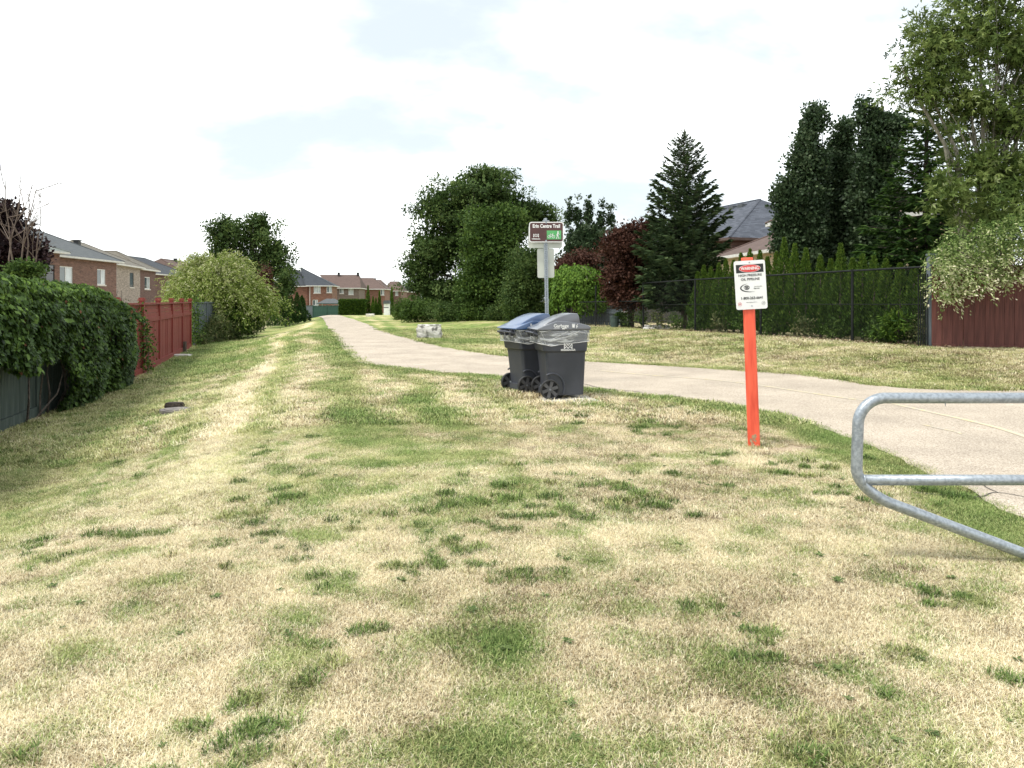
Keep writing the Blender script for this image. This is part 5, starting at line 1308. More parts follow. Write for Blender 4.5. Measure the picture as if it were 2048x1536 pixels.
# cedar hedge behind the chain-link fence, one tree after another
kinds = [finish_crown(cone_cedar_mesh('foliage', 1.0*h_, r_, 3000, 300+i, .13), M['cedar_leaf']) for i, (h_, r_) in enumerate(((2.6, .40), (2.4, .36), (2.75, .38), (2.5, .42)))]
hs = [2.6, 2.4, 2.75, 2.5]; g = np.random.default_rng(4)
tops = [(1395, 545), (1408, 532), (1422, 535), (1438, 528), (1452, 520), (1467, 522), (1482, 508), (1500, 500), (1520, 503), (1535, 515), (1553, 505), (1568, 478), (1590, 490), (1612, 498), (1641, 512), (1662, 520), (1681, 490), (1705, 518), (1725, 510), (1748, 514), (1772, 520), (1800, 528), (1828, 535), (1852, 540)]
for i, (px_c, tp_) in enumerate(tops):
    # intersection of the sight line with a line .75 m behind the fence
    k = (px_c-1024)/FL; Yc = (6.4 + 25.3*.349 + .72)/(k + .349); xx = k*Yc; z_ = zat(xx, Yc)
    Ht = az_(tp_, Yc)-z_; j = i % 4
    ords = ('first', 'second', 'third', 'fourth', 'fifth', 'sixth', 'seventh', 'eighth', 'ninth', 'tenth', 'eleventh', 'twelfth')
    lab = ('pointed green hedge cedar, %s from the tall spruce behind the chain-link fence' % ords[i]) if i < 12 else ('pointed green hedge cedar, %s from the grey corner post of the chain-link fence' % ords[23-i])
    o = empty('hedge_cedar', (xx, Yc, z_), float(g.uniform(0, 6)), lab, 'cedar', 'cedars of the hedge behind the chain-link fence')
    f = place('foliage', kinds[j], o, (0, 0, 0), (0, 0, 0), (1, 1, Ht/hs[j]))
    tm = MB().tube([(0, 0, 0), (0, 0, Ht*.8)], [.05, .015], 5); tm.build('trunk', M['bark'], o, local=True)
# low growth and litter at the foot of the chain-link fence
g = np.random.default_rng(15)
for i in range(12):
    y_ = 17.2 + i*1.25; x_ = float(fence_r_x(y_))+.28; z_ = zat(x_, y_)
    broadleaf('fence_weed', ['pale yellowish', 'dark', 'dark'][i % 3] + ' leafy weed at the foot of the chain-link fence, ' + ords[i] + ' from the corner post', (x_, y_, z_), [((x_, y_, z_+.3), (.30, .40, .30+.25*g.uniform()))], 24, 24, .16, .06, .035, M['weed_leaf'] if i % 3 == 0 else M['green_leaf'], .012, seed=400+i, cat='weed', nlimb=12, group='weeds along the chain-link fence')
y_ = 17.6; x_ = float(fence_r_x(y_))+.05
broadleaf('fence_shrub', 'yellow green shrub pushing through the fence beside the grey corner post', (x_, y_, zat(x_, y_)), [((x_, y_, zat(x_, y_)+.55), (.32, .40, .34)), ((x_-.1, y_+.3, zat(x_, y_)+.25), (.3, .4, .2))], 50, 30, .16, .10, .03, M['cedar_leaf'], .02, seed=431, cat='shrub', nlimb=10, trunk_top=(x_, y_, zat(x_, y_)+.8))
def litter():
    n = 2600; y = g.uniform(16, 34, n); x = fence_r_x(y) + g.normal(-.02, .16, n); z = height(x, y)+.01
    P = np.stack([x, y, z+g.uniform(0, .04, n)], 1); D = norm(rand_dirs(g, n)*np.array([1, 1, .3])); N = norm(rand_dirs(g, n)*.6+np.array([0, 0, 1.])); V, F = leaf_quads(P, D, N, .07, .05)
    n2 = 900; y2 = np.sqrt(g.uniform(14**2, 26**2, n2)); x2 = fence_r_x(y2) - np.abs(g.normal(0, 1.7, n2)); ok_ = ~in_poly(x2, y2, PATH_POLY); x2, y2 = x2[ok_], y2[ok_]; n2 = len(x2)
    P2 = np.stack([x2, y2, height(x2, y2)+.035], 1); D2 = norm(rand_dirs(g, n2)*np.array([1, 1, .3])); N2 = norm(rand_dirs(g, n2)*.5+np.array([0, 0, 1.])); V2, F2 = leaf_quads(P2, D2, N2, .05, .035)
    o = mesh_obj('fallen_leaves', np.concatenate([V, V2]), np.concatenate([F, F2+len(V)]), M['litter_leaf'], None, attrs={'tone': np.concatenate([g.uniform(0, .8, n), g.uniform(.6, 1, n2)])})
    tag(o, 'dry fallen leaves scattered along the foot of the chain-link fence', 'fallen leaves', kind='stuff')
litter()

# columnar oaks
for (cx1, tp_, Yc, wpx, s_, lb) in ((1612, 213, 26, 38, 41, 'leftmost of the three dark columnar oaks'), (1678, 243, 27, 38, 42, 'middle and shortest of the three dark columnar oaks'), (1752, 208, 25.5, 48, 43, 'rightmost and widest of the three dark columnar oaks')):
    mid = (tp_+640)/2
    els = [E(cx1+6, tp_+50, Yc, wpx*.50, 52), E(cx1, tp_+125, Yc, wpx*.85, 75), E(cx1-2, tp_+215, Yc, wpx*1.05, 90), E(cx1, tp_+310, Yc, wpx*1.05, 95)]
    if s_ == 41: els += [E(1575, 400, Yc, 22, 52), E(1572, 470, Yc, 22, 50), E(1640, 232, Yc, 8, 22)]
    if s_ == 43: els += [E(1795, 260, Yc, 14, 40), E(1727, 235, Yc, 13, 32)]
    broadleaf('columnar_oak', lb, gbase(cx1, Yc), els, 480, 78, .32, .12, .085, M['oak_leaf'], .16, trunk_top=at(cx1, tp_+30, Yc), seed=s_, nlimb=34, droop=-.15, up=.1, shell=.6, lump=.3, group='columnar oaks behind the cedar hedge')

# big Norway spruce
b = gbase(1853, 22.0)
spruce('norway_spruce', 'broad dark spruce with drooping branches beside the grey corner post', b, az_(150, 22)-b[2], 2.35, M['norway_leaf'], 7, whorls=34, L=.38, droop=.24, rise=.10, z0=.5, per=14, nside=56, up_tip=.22, trunk_r=.18)

# silver maple with several stems
Ym = 18.2; bm = gbase(1975, Ym)
stems = []
for (tx, ty, bx) in ((1905, 330, 1955), (1940, 200, 1965), (1960, 60, 1970), (1998, 40, 1985), (2035, 120, 2000), (2060, 60, 2015), (1870, 250, 1950), (1850, 160, 1955), (1800, 130, 1950)):
    a_, m_, t_ = at(bx, 640, Ym), at((bx*1.2+tx*.8)/2, (420*1.1+ty*.9)/2, Ym), at(tx, ty, Ym)
    stems.append(([a_, m_, ((m_[0]+t_[0])/2+.05, Ym+.1, (m_[2]+t_[2])/2), t_], [.07, .05, .035, .012]))
broadleaf('silver_maple', 'tall loose silver maple with pale leaves and grey stems at the right edge', bm,
          [E(1880, 100, Ym, 95, 95), E(1965, 60, Ym, 80, 100), E(2050, 90, Ym, 90, 120), E(1850, 175, Ym, 80, 60), E(1930, 210, Ym, 100, 90), E(2020, 250, Ym, 90, 110), E(1960, 340, Ym-.3, 95, 70), E(1905, 390, Ym-.8, 55, 50), E(2040, 380, Ym-.5, 80, 70), E(1985, 430, Ym-.8, 90, 45), E(2120, 150, Ym, 90, 160), E(1830, 60, Ym, 30, 45), E(1900, 15, Ym, 35, 30), E(1985, -60, Ym, 90, 80), E(2090, -50, Ym, 90, 80)],
          1000, 17, .28, .17, .042, M['maple_leaf'], .06, trunk_mat=M['pale_bark'], trunk_top=at(1990, 60, Ym), seed=51, nlimb=60, shell=.3, droop=.12, up=.25, stems=stems, lump=.35, core=0, palm=True)

# variegated shrub over the maroon fence
def variegated():
    g = np.random.default_rng(66); Y = 15.75; k = Y/FL; base = (11.0, 16.6, MZ); root = empty('variegated_shrub', base, 0, 'cream and pink variegated shrub drooping over the maroon fence', 'shrub')
    P, D, Tn = [], [], []
    for s in range(1350):
        cx1 = g.uniform(1860, 2250); topy = np.interp(cx1, [1860, 1900, 1960, 2048, 2250], [500, 455, 445, 425, 420]); lowy = np.interp(cx1, [1860, 1895, 1930, 1985, 2048, 2250], [585, 600, 575, 560, 545, 540])
        cy1 = g.uniform(topy, lowy); Yc = Y + g.uniform(-.25, 1.3); c = np.array(at(cx1, cy1, Yc)); a = g.uniform(0, 6.28); m = 20
        v = np.array([math.cos(a)*.35, math.sin(a)*.25-.2, g.uniform(-.45, .1)]); t = g.uniform(0, 1, m)
        q = c[None] + v[None]*t[:, None]*.8 + g.normal(size=(m, 3))*.03; q[:, 2] -= .18*t*t
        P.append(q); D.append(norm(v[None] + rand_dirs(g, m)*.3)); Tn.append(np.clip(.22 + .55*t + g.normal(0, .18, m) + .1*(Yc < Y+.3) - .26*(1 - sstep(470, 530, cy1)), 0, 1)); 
    P, D, Tn = map(np.concatenate, (P, D, Tn)); n = len(P); N = norm(rand_dirs(g, n)+np.array([0, -.4, .9])); sz = g.uniform(.05, .095, n)
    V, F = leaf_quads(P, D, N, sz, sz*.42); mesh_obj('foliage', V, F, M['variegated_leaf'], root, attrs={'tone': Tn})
    mb = MB()
    for j in range(22): mb.tube([base, (base[0]+g.uniform(-.6, .8), 16.3, MZ+1.5), at(g.uniform(1875, 2120), g.uniform(440, 540), Y+.4)], [.03, .02, .006], 5, cap=False)
    mb.build('stem', M['twig'], root)
variegated()

# weeds by the willow
for i, (px_c, Yc, hh) in enumerate(((405, 34.8, .8), (420, 35.5, 1.2), (436, 36.3, 1.5), (455, 37.5, .9), (468, 39, 1.1), (498, 44, 1.2), (515, 48, .9), (395, 33.6, .5))):
    x_ = ax(px_c, Yc); z_ = zat(x_, Yc)
    broadleaf('tall_weed', 'bushy green weed under the dappled willow, ' + ['second nearest the red fence', 'third from the red fence', 'tallest, before the slate grey boards', 'fifth from the red fence', 'sixth from the red fence', 'next to last towards the path end', 'last towards the path end', 'nearest the red fence'][i], (x_, Yc, z_), [((x_, Yc, z_+hh*.5), (.55, .5, hh*.55))], 40, 26, .22, .12, .035, M['weed_leaf'], .015, seed=500+i, cat='weed', nlimb=14, group='weeds under the dappled willow', droop=-.3)

# ------------------------------------------------------------------ rocks, pad, manhole
def boulder(name, label, c, sx, sy, sz, mat, seed, rnd=.14):
    g = np.random.default_rng(seed); N_ = 12; V, idx, F = [], {}, []
    def vid(p):
        k = tuple(np.round(p, 5))
        if k not in idx: idx[k] = len(V); V.append(p)
        return idx[k]
    lin = np.linspace(-1, 1, N_+1)
    for axis in range(3):
        for sgn in (-1, 1):
            for i in range(N_):
                for j in range(N_):
                    q = []
                    for (a, b) in ((lin[i], lin[j]), (lin[i+1], lin[j]), (lin[i+1], lin[j+1]), (lin[i], lin[j+1])):
                        p = np.zeros(3); p[axis] = sgn; p[(axis+1) % 3] = a; p[(axis+2) % 3] = b; q.append(vid(p))
                    F.append(tuple(q) if sgn > 0 else tuple(q[::-1]))
    V = np.array(V); r = np.linalg.norm(V, axis=1)[:, None]
    V = V*((1-rnd) + rnd*1.15/r)
    n1 = fbm(V[:, 0]*1.6+seed, V[:, 1]*1.6+V[:, 2]*2.3, seed, 4)-.5; n2 = fbm(V[:, 2]*3+seed, V[:, 0]*3-V[:, 1]*2, seed+9, 3)-.5
    V = V*(1 + .28*n1[:, None] + .14*n2[:, None]); V[:, 2] = np.where(V[:, 2] > .75, .75+(V[:, 2]-.75)*.3, V[:, 2])
    V = V*np.array([sx/2, sy/2, sz/2]) + np.array([0, 0, sz*.42])
    root = mesh_obj(name, V, F, mat, None); root.location = c
    tag(root, label, 'boulder'); return root
xr = ax(859, 29.2); boulder('limestone_boulder', 'squared grey and white limestone boulder on the right edge of the path', (xr, 29.2, zat(xr, 29.2)), .92, .6, .64, M['rock'], 3)
xr = ax(740.5, 68); boulder('limestone_boulder', 'small flat white limestone block far away beside the path', (xr, 68, zat(xr, 68)-.05), .72, .6, .36, M['white_stone'], 8)
pad = MB().box(-.42, .36, -.32, .40, -.05, .022).build('concrete_pad', M['concrete'], None); pad.location = (.86, 11.22, zat(.86, 11.2)); pad.rotation_euler = (0, 0, R(14)); bevel(pad, .012)
tag(pad, 'worn concrete pad set in the grass under the nearer bin', 'concrete pad')
xm = ax(353, 12.7); zm = zat(xm, 12.7)
mh = MB().tube([(0, 0, -.02), (0, 0, .035)], [.27, .27], 28).tube([(0, 0, .036), (0, 0, .045)], [.20, .20], 28).build('manhole_cover', M['manhole'], None); mh.location = (xm+.03, 12.65, zm+.02)
tag(mh, 'round weathered manhole cover lying in the grass near the ivy', 'manhole cover')
bo = boulder('mulch_heap', 'dark mulch heap on the far edge of the manhole cover', (xm-.16, 12.98, zm), .30, .20, .15, M['mulch'], 12, rnd=.7); bo['category'] = 'mulch heap'
bo = boulder('mulch_heap', 'smaller dark mulch lump behind the manhole cover', (xm+.16, 13.6, zm), .20, .14, .10, M['mulch'], 14, rnd=.9); bo['category'] = 'mulch heap'
xk = ax(325, 26.5); 
st_ = boulder('curb_block', 'short pale stone block at the foot of the red fence', (float(fence_l_x(27.2))+.35, 27.0, zat(float(fence_l_x(27.2))+.35, 27.0)), .7, .3, .10, M['white_stone'], 19); st_['category'] = 'stone'

# ------------------------------------------------------------------ lettering and flat print
def text(name, s, size, loc, mat, parent, rot=(R(90), 0, 0), align='CENTER', bold=0.0, sx=1.0, ext=.0006):
    c = bpy.data.curves.new(name, 'FONT'); c.body = s; c.size = size; c.align_x = align; c.align_y = 'CENTER'; c.extrude = ext; c.offset = bold; c.resolution_u = 4
    c.materials.append(mat)
    tmp = bpy.data.objects.new(name, c); me = bpy.data.meshes.new_from_object(tmp); me.name = name; bpy.data.objects.remove(tmp)
    if not me.materials: me.materials.append(mat)
    o = bpy.data.objects.new(name, me); COL.objects.link(o); o.parent = parent; o.location = loc; o.rotation_euler = rot; o.scale = (sx, 1, 1)
    return o

def rrect(w, h, r, n=6):
    pts = []
    for cx1, cz1, a0 in ((w/2-r, h/2-r, 0), (-w/2+r, h/2-r, 90), (-w/2+r, -h/2+r, 180), (w/2-r, -h/2+r, 270)):
        for k in range(n+1):
            a = R(a0 + 90*k/n); pts.append((cx1+r*math.cos(a), cz1+r*math.sin(a)))
    return pts
def ell(rx, rz, n=40, cx1=0, cz1=0): return [(cx1+rx*math.cos(2*math.pi*k/n), cz1+rz*math.sin(2*math.pi*k/n)) for k in range(n)]
def plate(name, pts, y0, y1, mat, parent, dx_=0, dz_=0):
    b = MB().prism([(p[0]+dx_, p[1]+dz_) for p in pts], y0, y1); return b.build(name, mat, parent, local=True)
def stroke(mb, pts, w, y0, y1):
    for (a, b) in zip(pts[:-1], pts[1:]):
        dx_, dz_ = b[0]-a[0], b[1]-a[1]; L = math.hypot(dx_, dz_)+1e-9; nx, nz = -dz_/L*w/2, dx_/L*w/2; ex, ez = dx_/L*w*.4, dz_/L*w*.4
        mb.prism([(a[0]-ex+nx, a[1]-ez+nz), (a[0]-ex-nx, a[1]-ez-nz), (b[0]+ex-nx, b[1]+ez-nz), (b[0]+ex+nx, b[1]+ez+nz)], y0, y1)
def ring(mb, cx1, cz1, rx, rz, w, y0, y1, a0=0, a1=360, n=24, taper=None):
    for k in range(n):
        a, b = R(a0+(a1-a0)*k/n), R(a0+(a1-a0)*(k+1)/n)
        w1 = w if taper is None else w*max(math.sin(math.pi*(k)/n), .08); w2 = w if taper is None else w*max(math.sin(math.pi*(k+1)/n), .08)
        mb.prism([(cx1+rx*math.cos(a), cz1+rz*math.sin(a)), (cx1+(rx-w1)*math.cos(a), cz1+(rz-w1)*math.sin(a)), (cx1+(rx-w2)*math.cos(b), cz1+(rz-w2)*math.sin(b)), (cx1+rx*math.cos(b), cz1+rz*math.sin(b))], y0, y1)
def city_logo(parent, cx1, cz1, s, y0, mat):
    mb = MB()
    L_ = [(-.62, -.38), (-.62, .40), (-.30, .02), (0, -.36), (.30, .02), (.62, .40), (.62, -.38)]
    stroke(mb, [(cx1+p*s, cz1+q*s) for p, q in L_], s*.12, y0, y0-.0012)
    stroke(mb, [(cx1+p*s, cz1+q*s) for p, q in ((-.24, .36), (0, .08), (.24, .36))], s*.12, y0-.0002, y0-.0014)
    stroke(mb, [(cx1+p*s, cz1+q*s) for p, q in ((-.62, -.38), (-.34, -.12))], s*.11, y0-.0004, y0-.0016); stroke(mb, [(cx1+p*s, cz1+q*s) for p, q in ((.62, -.38), (.34, -.12))], s*.11, y0-.0006, y0-.0018)
    return mb.build('logo', mat, parent, local=True)

# ------------------------------------------------------------------ marker post with its warning sign
Yo = 7.63
mpost = empty('pipeline_marker_post', (ax(1509, Yo), Yo, zat(ax(1509, Yo), Yo)-.03), 0, 'bright orange pipeline marker post leaning slightly in the near lawn', 'marker post')
mpost.rotation_euler = (0, R(-2.1), R(-4))
prof = [(-.066, .0), (-.052, -.026), (.040, -.032), (.054, -.022), (.058, .02), (.03, .045), (-.04, .045)]
Hh = 1.97
b = MB(); nseg = 14
for i in range(nseg+1):
    f = i/nseg
    for (p, q) in prof: b.v.append((p*(1-.04*f), q, f*Hh))
npf = len(prof)
for i in range(nseg):
    for k in range(npf):
        a0, a1 = i*npf+k, i*npf+(k+1) % npf; b.f.append((a0, a1, a1+npf, a0+npf))
b.f.append(tuple(nseg*npf+k for k in range(npf))); b.f.append(tuple(range(npf))[::-1])
bevel(b.build('post_body', M['orange_post'], mpost, local=True), .004)
g = np.random.default_rng(2)
sm = MB()
for k in range(10):
    x_, z_ = g.uniform(-.045, .035), g.uniform(.03, .15)*1.0; r_ = g.uniform(.006, .016)
    yy = -.0265 - (x_+.052)*.065
    sm.prism(ell(r_, r_*1.8, 8, x_, z_), yy-.0022, yy+.003)
sm.build('mud_splash', M['mud_splash'], mpost, local=True)
stilt = empty('sign_panel', (0, 0, 0)); bpy.data.objects.remove(stilt)
sign = plate('sign_panel', rrect(.312, .497, .022), -.044, -.040, M['sign_white'], mpost)
sign.location = (.012, 0, 1.69); sign.rotation_euler = (0, R(-1.3), 0)
yf = -.044
plate('black_band', [(-.137, .125), (.137, .125), (.137, .21), (-.137, .21)], yf-.0012, yf-.0002, M['black_print'], sign)
plate('white_oval', ell(.108, .040, 40, 0, .1675), yf-.0022, yf-.0014, M['sign_white'], sign)
plate('red_oval', ell(.104, .0365, 40, 0, .1675), yf-.0032, yf-.0024, M['red_print'], sign)
text('lettering', 'WARNING', .043, (0, yf-.0042, .167), M['sign_white'], sign, bold=.0012, sx=.86)
text('lettering', 'HIGH PRESSURE', .034, (0, yf-.0016, .098), M['black_print'], sign, bold=.0004, sx=.98)
text('lettering', 'OIL PIPELINE', .034, (0, yf-.0016, .057), M['black_print'], sign, bold=.0004, sx=.98)
text('lettering', '1-800-263-6641', .037, (.006, yf-.0016, -.135), M['black_print'], sign, bold=.0007, sx=.95)
text('lettering', 'Sun-Canadian', .0145, (.075, yf-.0016, -.018), M['grey_print'], sign)
text('lettering', 'Pipe Line', .0155, (.058, yf-.0016, -.038), M['black_print'], sign, bold=.0003)
text('lettering', 'Before digging contact us', .0105, (0, yf-.0016, -.176), M['grey_print'], sign)
lg = MB(); ring(lg, -.012, -.030, .095, .044, .013, yf-.0012, yf-.0002, 100, 300, 28, taper=1); lg.build('logo', M['black_print'], sign, local=True)
lg = MB()
ring(lg, -.040, -.026, .029, .023, .004, yf-.0012, yf-.0002)
stroke(lg, [(-.022, -.012), (-.050, -.012), (-.056, -.019), (-.050, -.026), (-.030, -.026), (-.024, -.033), (-.030, -.040), (-.058, -.040)], .0055, yf-.0024, yf-.0014)
stroke(lg, [(-.022, -.019), (-.044, -.0195)], .003, yf-.0034, yf-.0026); stroke(lg, [(-.036, -.0335), (-.056, -.0335)], .003, yf-.0034, yf-.0026)
lg.build('logo', M['black_print'], sign, local=True)
for sx_ in (-1, 1):
    lg = MB(); ring(lg, sx_*.118, -.192, .0185, .0185, .0022, yf-.0012, yf-.0002)
    stroke(lg, [(sx_*.118-.010, -.198), (sx_*.118-.002, -.186), (sx_*.118+.004, -.196), (sx_*.118+.009, -.184)], .0035, yf-.0024, yf-.0014); lg.build('logo', M['red_print' if sx_ < 0 else 'grey_print'], sign, local=True)
for z_ in (.228, -.215): plate('bolt', ell(.0065, .0065, 12, 0, z_), yf-.004, yf-.0002, M['galvanised'], sign)

# ------------------------------------------------------------------ trail sign on a steel post
Yq = 13.2; xq = ax(1096, Yq); zq = zat(xq, Yq)
tp = empty('trail_sign_post', (xq, Yq, zq), 0, 'perforated galvanised sign post with a brown trail sign behind the bins', 'sign post')
tp.rotation_euler = (0, R(-.9), 0)
b = MB(); Hs = 2.94
b.box(-.032, -.012, -.004, .018, -.05, Hs).box(.012, .032, -.004, .018, -.05, Hs).box(-.0115, .0115, .008, .012, -.05, Hs)
b.build('post_channel', M['galvanised'], tp, local=True)
hm = MB()
for k in range(72): hm.prism(ell(.0048, .006, 8, 0, .08+k*.04), .0066, .0079)
hm.build('post_hole', M['dark_opening'], tp, local=True)['kind'] = 'stuff'
sg = plate('sign_panel', rrect(.612, .362, .045), -.0300, -.0265, M['sign_white'], tp); sg.location = (.012, 0, az_(464.5, Yq)-zq); sg.rotation_euler = (0, R(.9), 0)
plate('brown_field', rrect(.580, .330, .034), -.0312, -.0302, M['brown_print'], sg)
text('lettering', 'Erin Centre Trail', .088, (0, -.0324, .105), M['sign_white'], sg, bold=.0028, sx=.80)
plate('green_field', [(.008, -.128), (.262, -.128), (.262, .028), (.008, .028)], -.0324, -.0314, M['green_print'], sg)
ic = MB(); y0_, y1_ = -.0338, -.0326
for cx1 in (.050, .125): ring(ic, cx1, -.080, .027, .027, .006, y0_, y1_, n=18)
stroke(ic, [(.050, -.080), (.072, -.042), (.112, -.042), (.090, -.080), (.050, -.080)], .006, y0_-.0014, y1_-.0014); stroke(ic, [(.125, -.080), (.108, -.030), (.120, -.030)], .006, y0_-.0028, y1_-.0028); stroke(ic, [(.068, -.034), (.078, -.034)], .008, y0_-.0042, y1_-.0042)
ic.build('bicycle_icon', M['sign_white'], sg, local=True)
ic = MB(); ic.prism(ell(.011, .011, 12, .205, .006), y0_, y1_)
stroke(ic, [(.205, -.010), (.200, -.055)], .020, y0_, y1_); stroke(ic, [(.199, -.055), (.180, -.112)], .011, y0_-.0014, y1_-.0014); stroke(ic, [(.203, -.055), (.214, -.082), (.222, -.112)], .011, y0_-.0028, y1_-.0028)
stroke(ic, [(.203, -.015), (.184, -.040), (.178, -.058)], .008, y0_-.0042, y1_-.0042); stroke(ic, [(.207, -.015), (.226, -.035), (.236, -.045)], .008, y0_-.0056, y1_-.0056); ic.build('walker_icon', M['sign_white'], sg, local=True)
city_logo(sg, -.182, -.060, .072, -.0313, M['sign_white'])
text('lettering', 'MISSISSAUGA', .026, (-.182, -.0324, -.122), M['sign_white'], sg, bold=.001, sx=.98)
for z_ in (.168, -.150): plate('bolt', ell(.015, .015, 14, -.004, z_), -.036, -.0303, M['galvanised'], sg)
br = MB().box(-.05, .07, -.02, .03, Hs-.05, Hs-.03).box(-.02, .025, -.024, -.004, Hs-.03, Hs+.01).build('bracket', M['galvanised'], tp, local=True)
s2 = plate('sign_back', rrect(.600, .40, .040), .0190, .0225, M['sign_back'], tp); s2.location = (-.008, 0, az_(496, Yq)-zq+.20)
s2.rotation_euler = (0, R(1.4), 0)
s3 = plate('sign_back', rrect(.300, .52, .032), .0240, .0275, M['sign_back'], tp); s3.location = (-.005, 0, az_(555.5, Yq)-zq+.26)

# ------------------------------------------------------------------ wheeled bins
def wheel(root, x, y, z, side):
    """side -1: outer face looks to local -y"""
    r = .148; w = .055
    ty = MB(); n = 36; secs = [(r*.86, 0), (r*.97, 0), (r, .012), (r, w-.012), (r*.97, w), (r*.86, w), (r*.80, w*.5)]
    for k in range(n):
        a = 2*math.pi*k/n
        for (rr, yy) in secs: ty.v.append((x+rr*math.cos(a), y+yy, z+rr*math.sin(a)))
    m = len(secs)
    for k in range(n):
        for j in range(m):
            a0, a1 = k*m+j, k*m+(j+1) % m; b0, b1 = ((k+1) % n)*m+j, ((k+1) % n)*m+(j+1) % m; ty.f.append((a0, b0, b1, a1))
    wo = ty.build('wheel', M['tyre'], root, local=True, smooth=False)
    MB().prism(ell(r*.84, r*.84, 32, x, z), y+w*.45, y+w*.6).build('rim', M['dark_opening'], wo, local=True)
    MB().prism(ell(.030, .030, 16, x, z), y+.002, y+w*.44).build('hub', M['hub'], wo, local=True)
    for k in range(6):
        a = k*math.pi/3+.3; ca, sa = math.cos(a), math.sin(a); q = []
        for (rr, tt) in ((.026, -.020), (r*.83, -.026), (r*.83, .026), (.026, .020)): q.append((x+rr*ca-tt*sa, z+rr*sa+tt*ca))
        MB().prism(q, y+.008, y+.022).build('spoke', M['hub'], wo, local=True)
    return wo

def cart(label, loc, rz, lid_mat, txt, hood_mat):
    root = empty('wheeled_bin', loc, rz, label, 'bin', 'wheeled park bins by the sign post')
    W = .62
    def sect(z, u0, u1, v0, v1, r=.05):
        cx1, cy1, w, h = (u0+u1)/2, (v0+v1)/2, u1-u0, v1-v0; return [(cx1+p, cy1+q, z) for p, q in rrect(w, h, r, 4)]
    S_ = [sect(.05, .150, .700, .07, .55), sect(.40, .118, .712, .05, .57), sect(.695, .088, .722, .035, .585), sect(.715, .055, .738, .008, .612), sect(.80, .040, .742, .004, .616), sect(.985, .015, .748, -.002, .622), sect(.990, -.015, .765, -.022, .642), sect(1.022, -.015, .765, -.022, .642)]
    b = MB(); n = len(S_[0])
    for s in S_: b.v += s
    for i in range(len(S_)-1):
        for k in range(n):
            a0, a1 = i*n+k, i*n+(k+1) % n; b.f.append((a0, a1, a1+n, a0+n))
    b.f.append(tuple(range(n))[::-1]); b.f.append(tuple((len(S_)-1)*n+k for k in range(n)))
    body = b.build('body', M['cart_grey'], root, local=True)
    m_ = body.modifiers.new('bevel', 'BEVEL'); m_.width = .006; m_.segments = 2; m_.limit_method = 'ANGLE'; m_.angle_limit = R(25)
    # wheel arch ridges, axle, handle, hinge lugs
    for vv in (.048, .572):
        ar = MB(); pts = [(.20+.185*math.cos(R(a)), vv, .165+.215*math.sin(R(a))) for a in range(-25, 125, 12)]; ar.tube(pts, [.014]*len(pts), 6); ar.build('wheel_arch', M['cart_grey'], root, local=True)
    MB().tube([(.155, -.01, .148), (.155, .63, .148)], .014, 8).build('axle', M['galvanised'], root, local=True)
    MB().box(.09, .17, .15, .47, .06, .15).build('axle_housing', M['cart_grey'], root, local=True)
    MB().tube([(-.02, .06, .955), (-.085, .07, .985), (-.095, .31, .99), (-.085, .55, .985), (-.02, .56, .955)], .016, 8).build('handle', M['cart_grey'], root, local=True)
    for vv in (.12, .30, .48): MB().box(-.075, -.016, vv-.03, vv+.03, .93, 1.015).build('hinge', M['cart_grey'], root, local=True)
    wheel(root, .155, -.012, .148, -1)
    wheel(root, .155, .577, .148, 1)
    # lid: sloping skirt plus raised hood with a deposit opening at the front
    lid = MB().prism([(-.055, 1.026), (-.055, 1.050), (.10, 1.110), (.26, 1.166), (.42, 1.158), (.60, 1.132), (.752, 1.095), (.775, 1.070), (.775, 1.026)], -.028, .648).build('lid', lid_mat, root, local=True)
    m_ = lid.modifiers.new('bevel', 'BEVEL'); m_.width = .014; m_.segments = 3; m_.limit_method = 'ANGLE'; m_.angle_limit = R(40)
    for p in lid.data.polygons: p.use_smooth = True
    hood = MB(); prof_ = [(.02, 1.07), (.14, 1.150), (.26, 1.208), (.38, 1.252), (.49, 1.276), (.60, 1.276), (.622, 1.22), (.640, 1.11), (.30, 1.10)]
    hood.prism(prof_, .055, .565); ho = hood.build('hood', hood_mat, lid, local=True); m_ = ho.modifiers.new('bevel', 'BEVEL'); m_.width = .018; m_.segments = 3; m_.limit_method = 'ANGLE'; m_.angle_limit = R(30)
    for p in ho.data.polygons: p.use_smooth = True
    MB().poly([(.6265, .13, 1.215), (.6265, .49, 1.215), (.641, .49, 1.135), (.641, .13, 1.135)]).build('deposit_opening', M['dark_opening'], ho, local=True)
    MB().box(.766, .80, .24, .38, .86, .99).build('front_latch', M['cart_grey'], root, local=True)
    lt = text('lettering', txt, .072, (.10, -.0305, 1.085), M['sign_white'], lid, align='LEFT', bold=.0012, sx=.95)
    lt.location = (.20, -.0305, 1.092)
    MB().prism([(.20, 1.050), (.29, 1.050), (.29, 1.055), (.20, 1.055)], -.0312, -.0300).prism([(.33, 1.043), (.37, 1.043), (.37, 1.060), (.33, 1.060)], -.0312, -.0300).build('print', M['sign_white'], lid, local=True)
    ic = MB(); ic.prism([(.488, 1.067), (.522, 1.067), (.527, 1.108), (.483, 1.108)], -.0312, -.0300); ic.prism([(.481, 1.112), (.529, 1.112), (.529, 1.122), (.481, 1.122)], -.0312, -.0300)
    stroke(ic, [(.548, 1.098), (.556, 1.082), (.570, 1.082)], .010, -.0312, -.0300); stroke(ic, [(.556, 1.082), (.553, 1.062)], .009, -.0326, -.0314); ic.prism(ell(.008, .008, 10, .566, 1.108), -.0312, -.0300)
    ic.build('bin_icon', M['sign_white'], lid, local=True)
    city_logo(root, .43, .790, .095, -.0035, M['sign_white'])
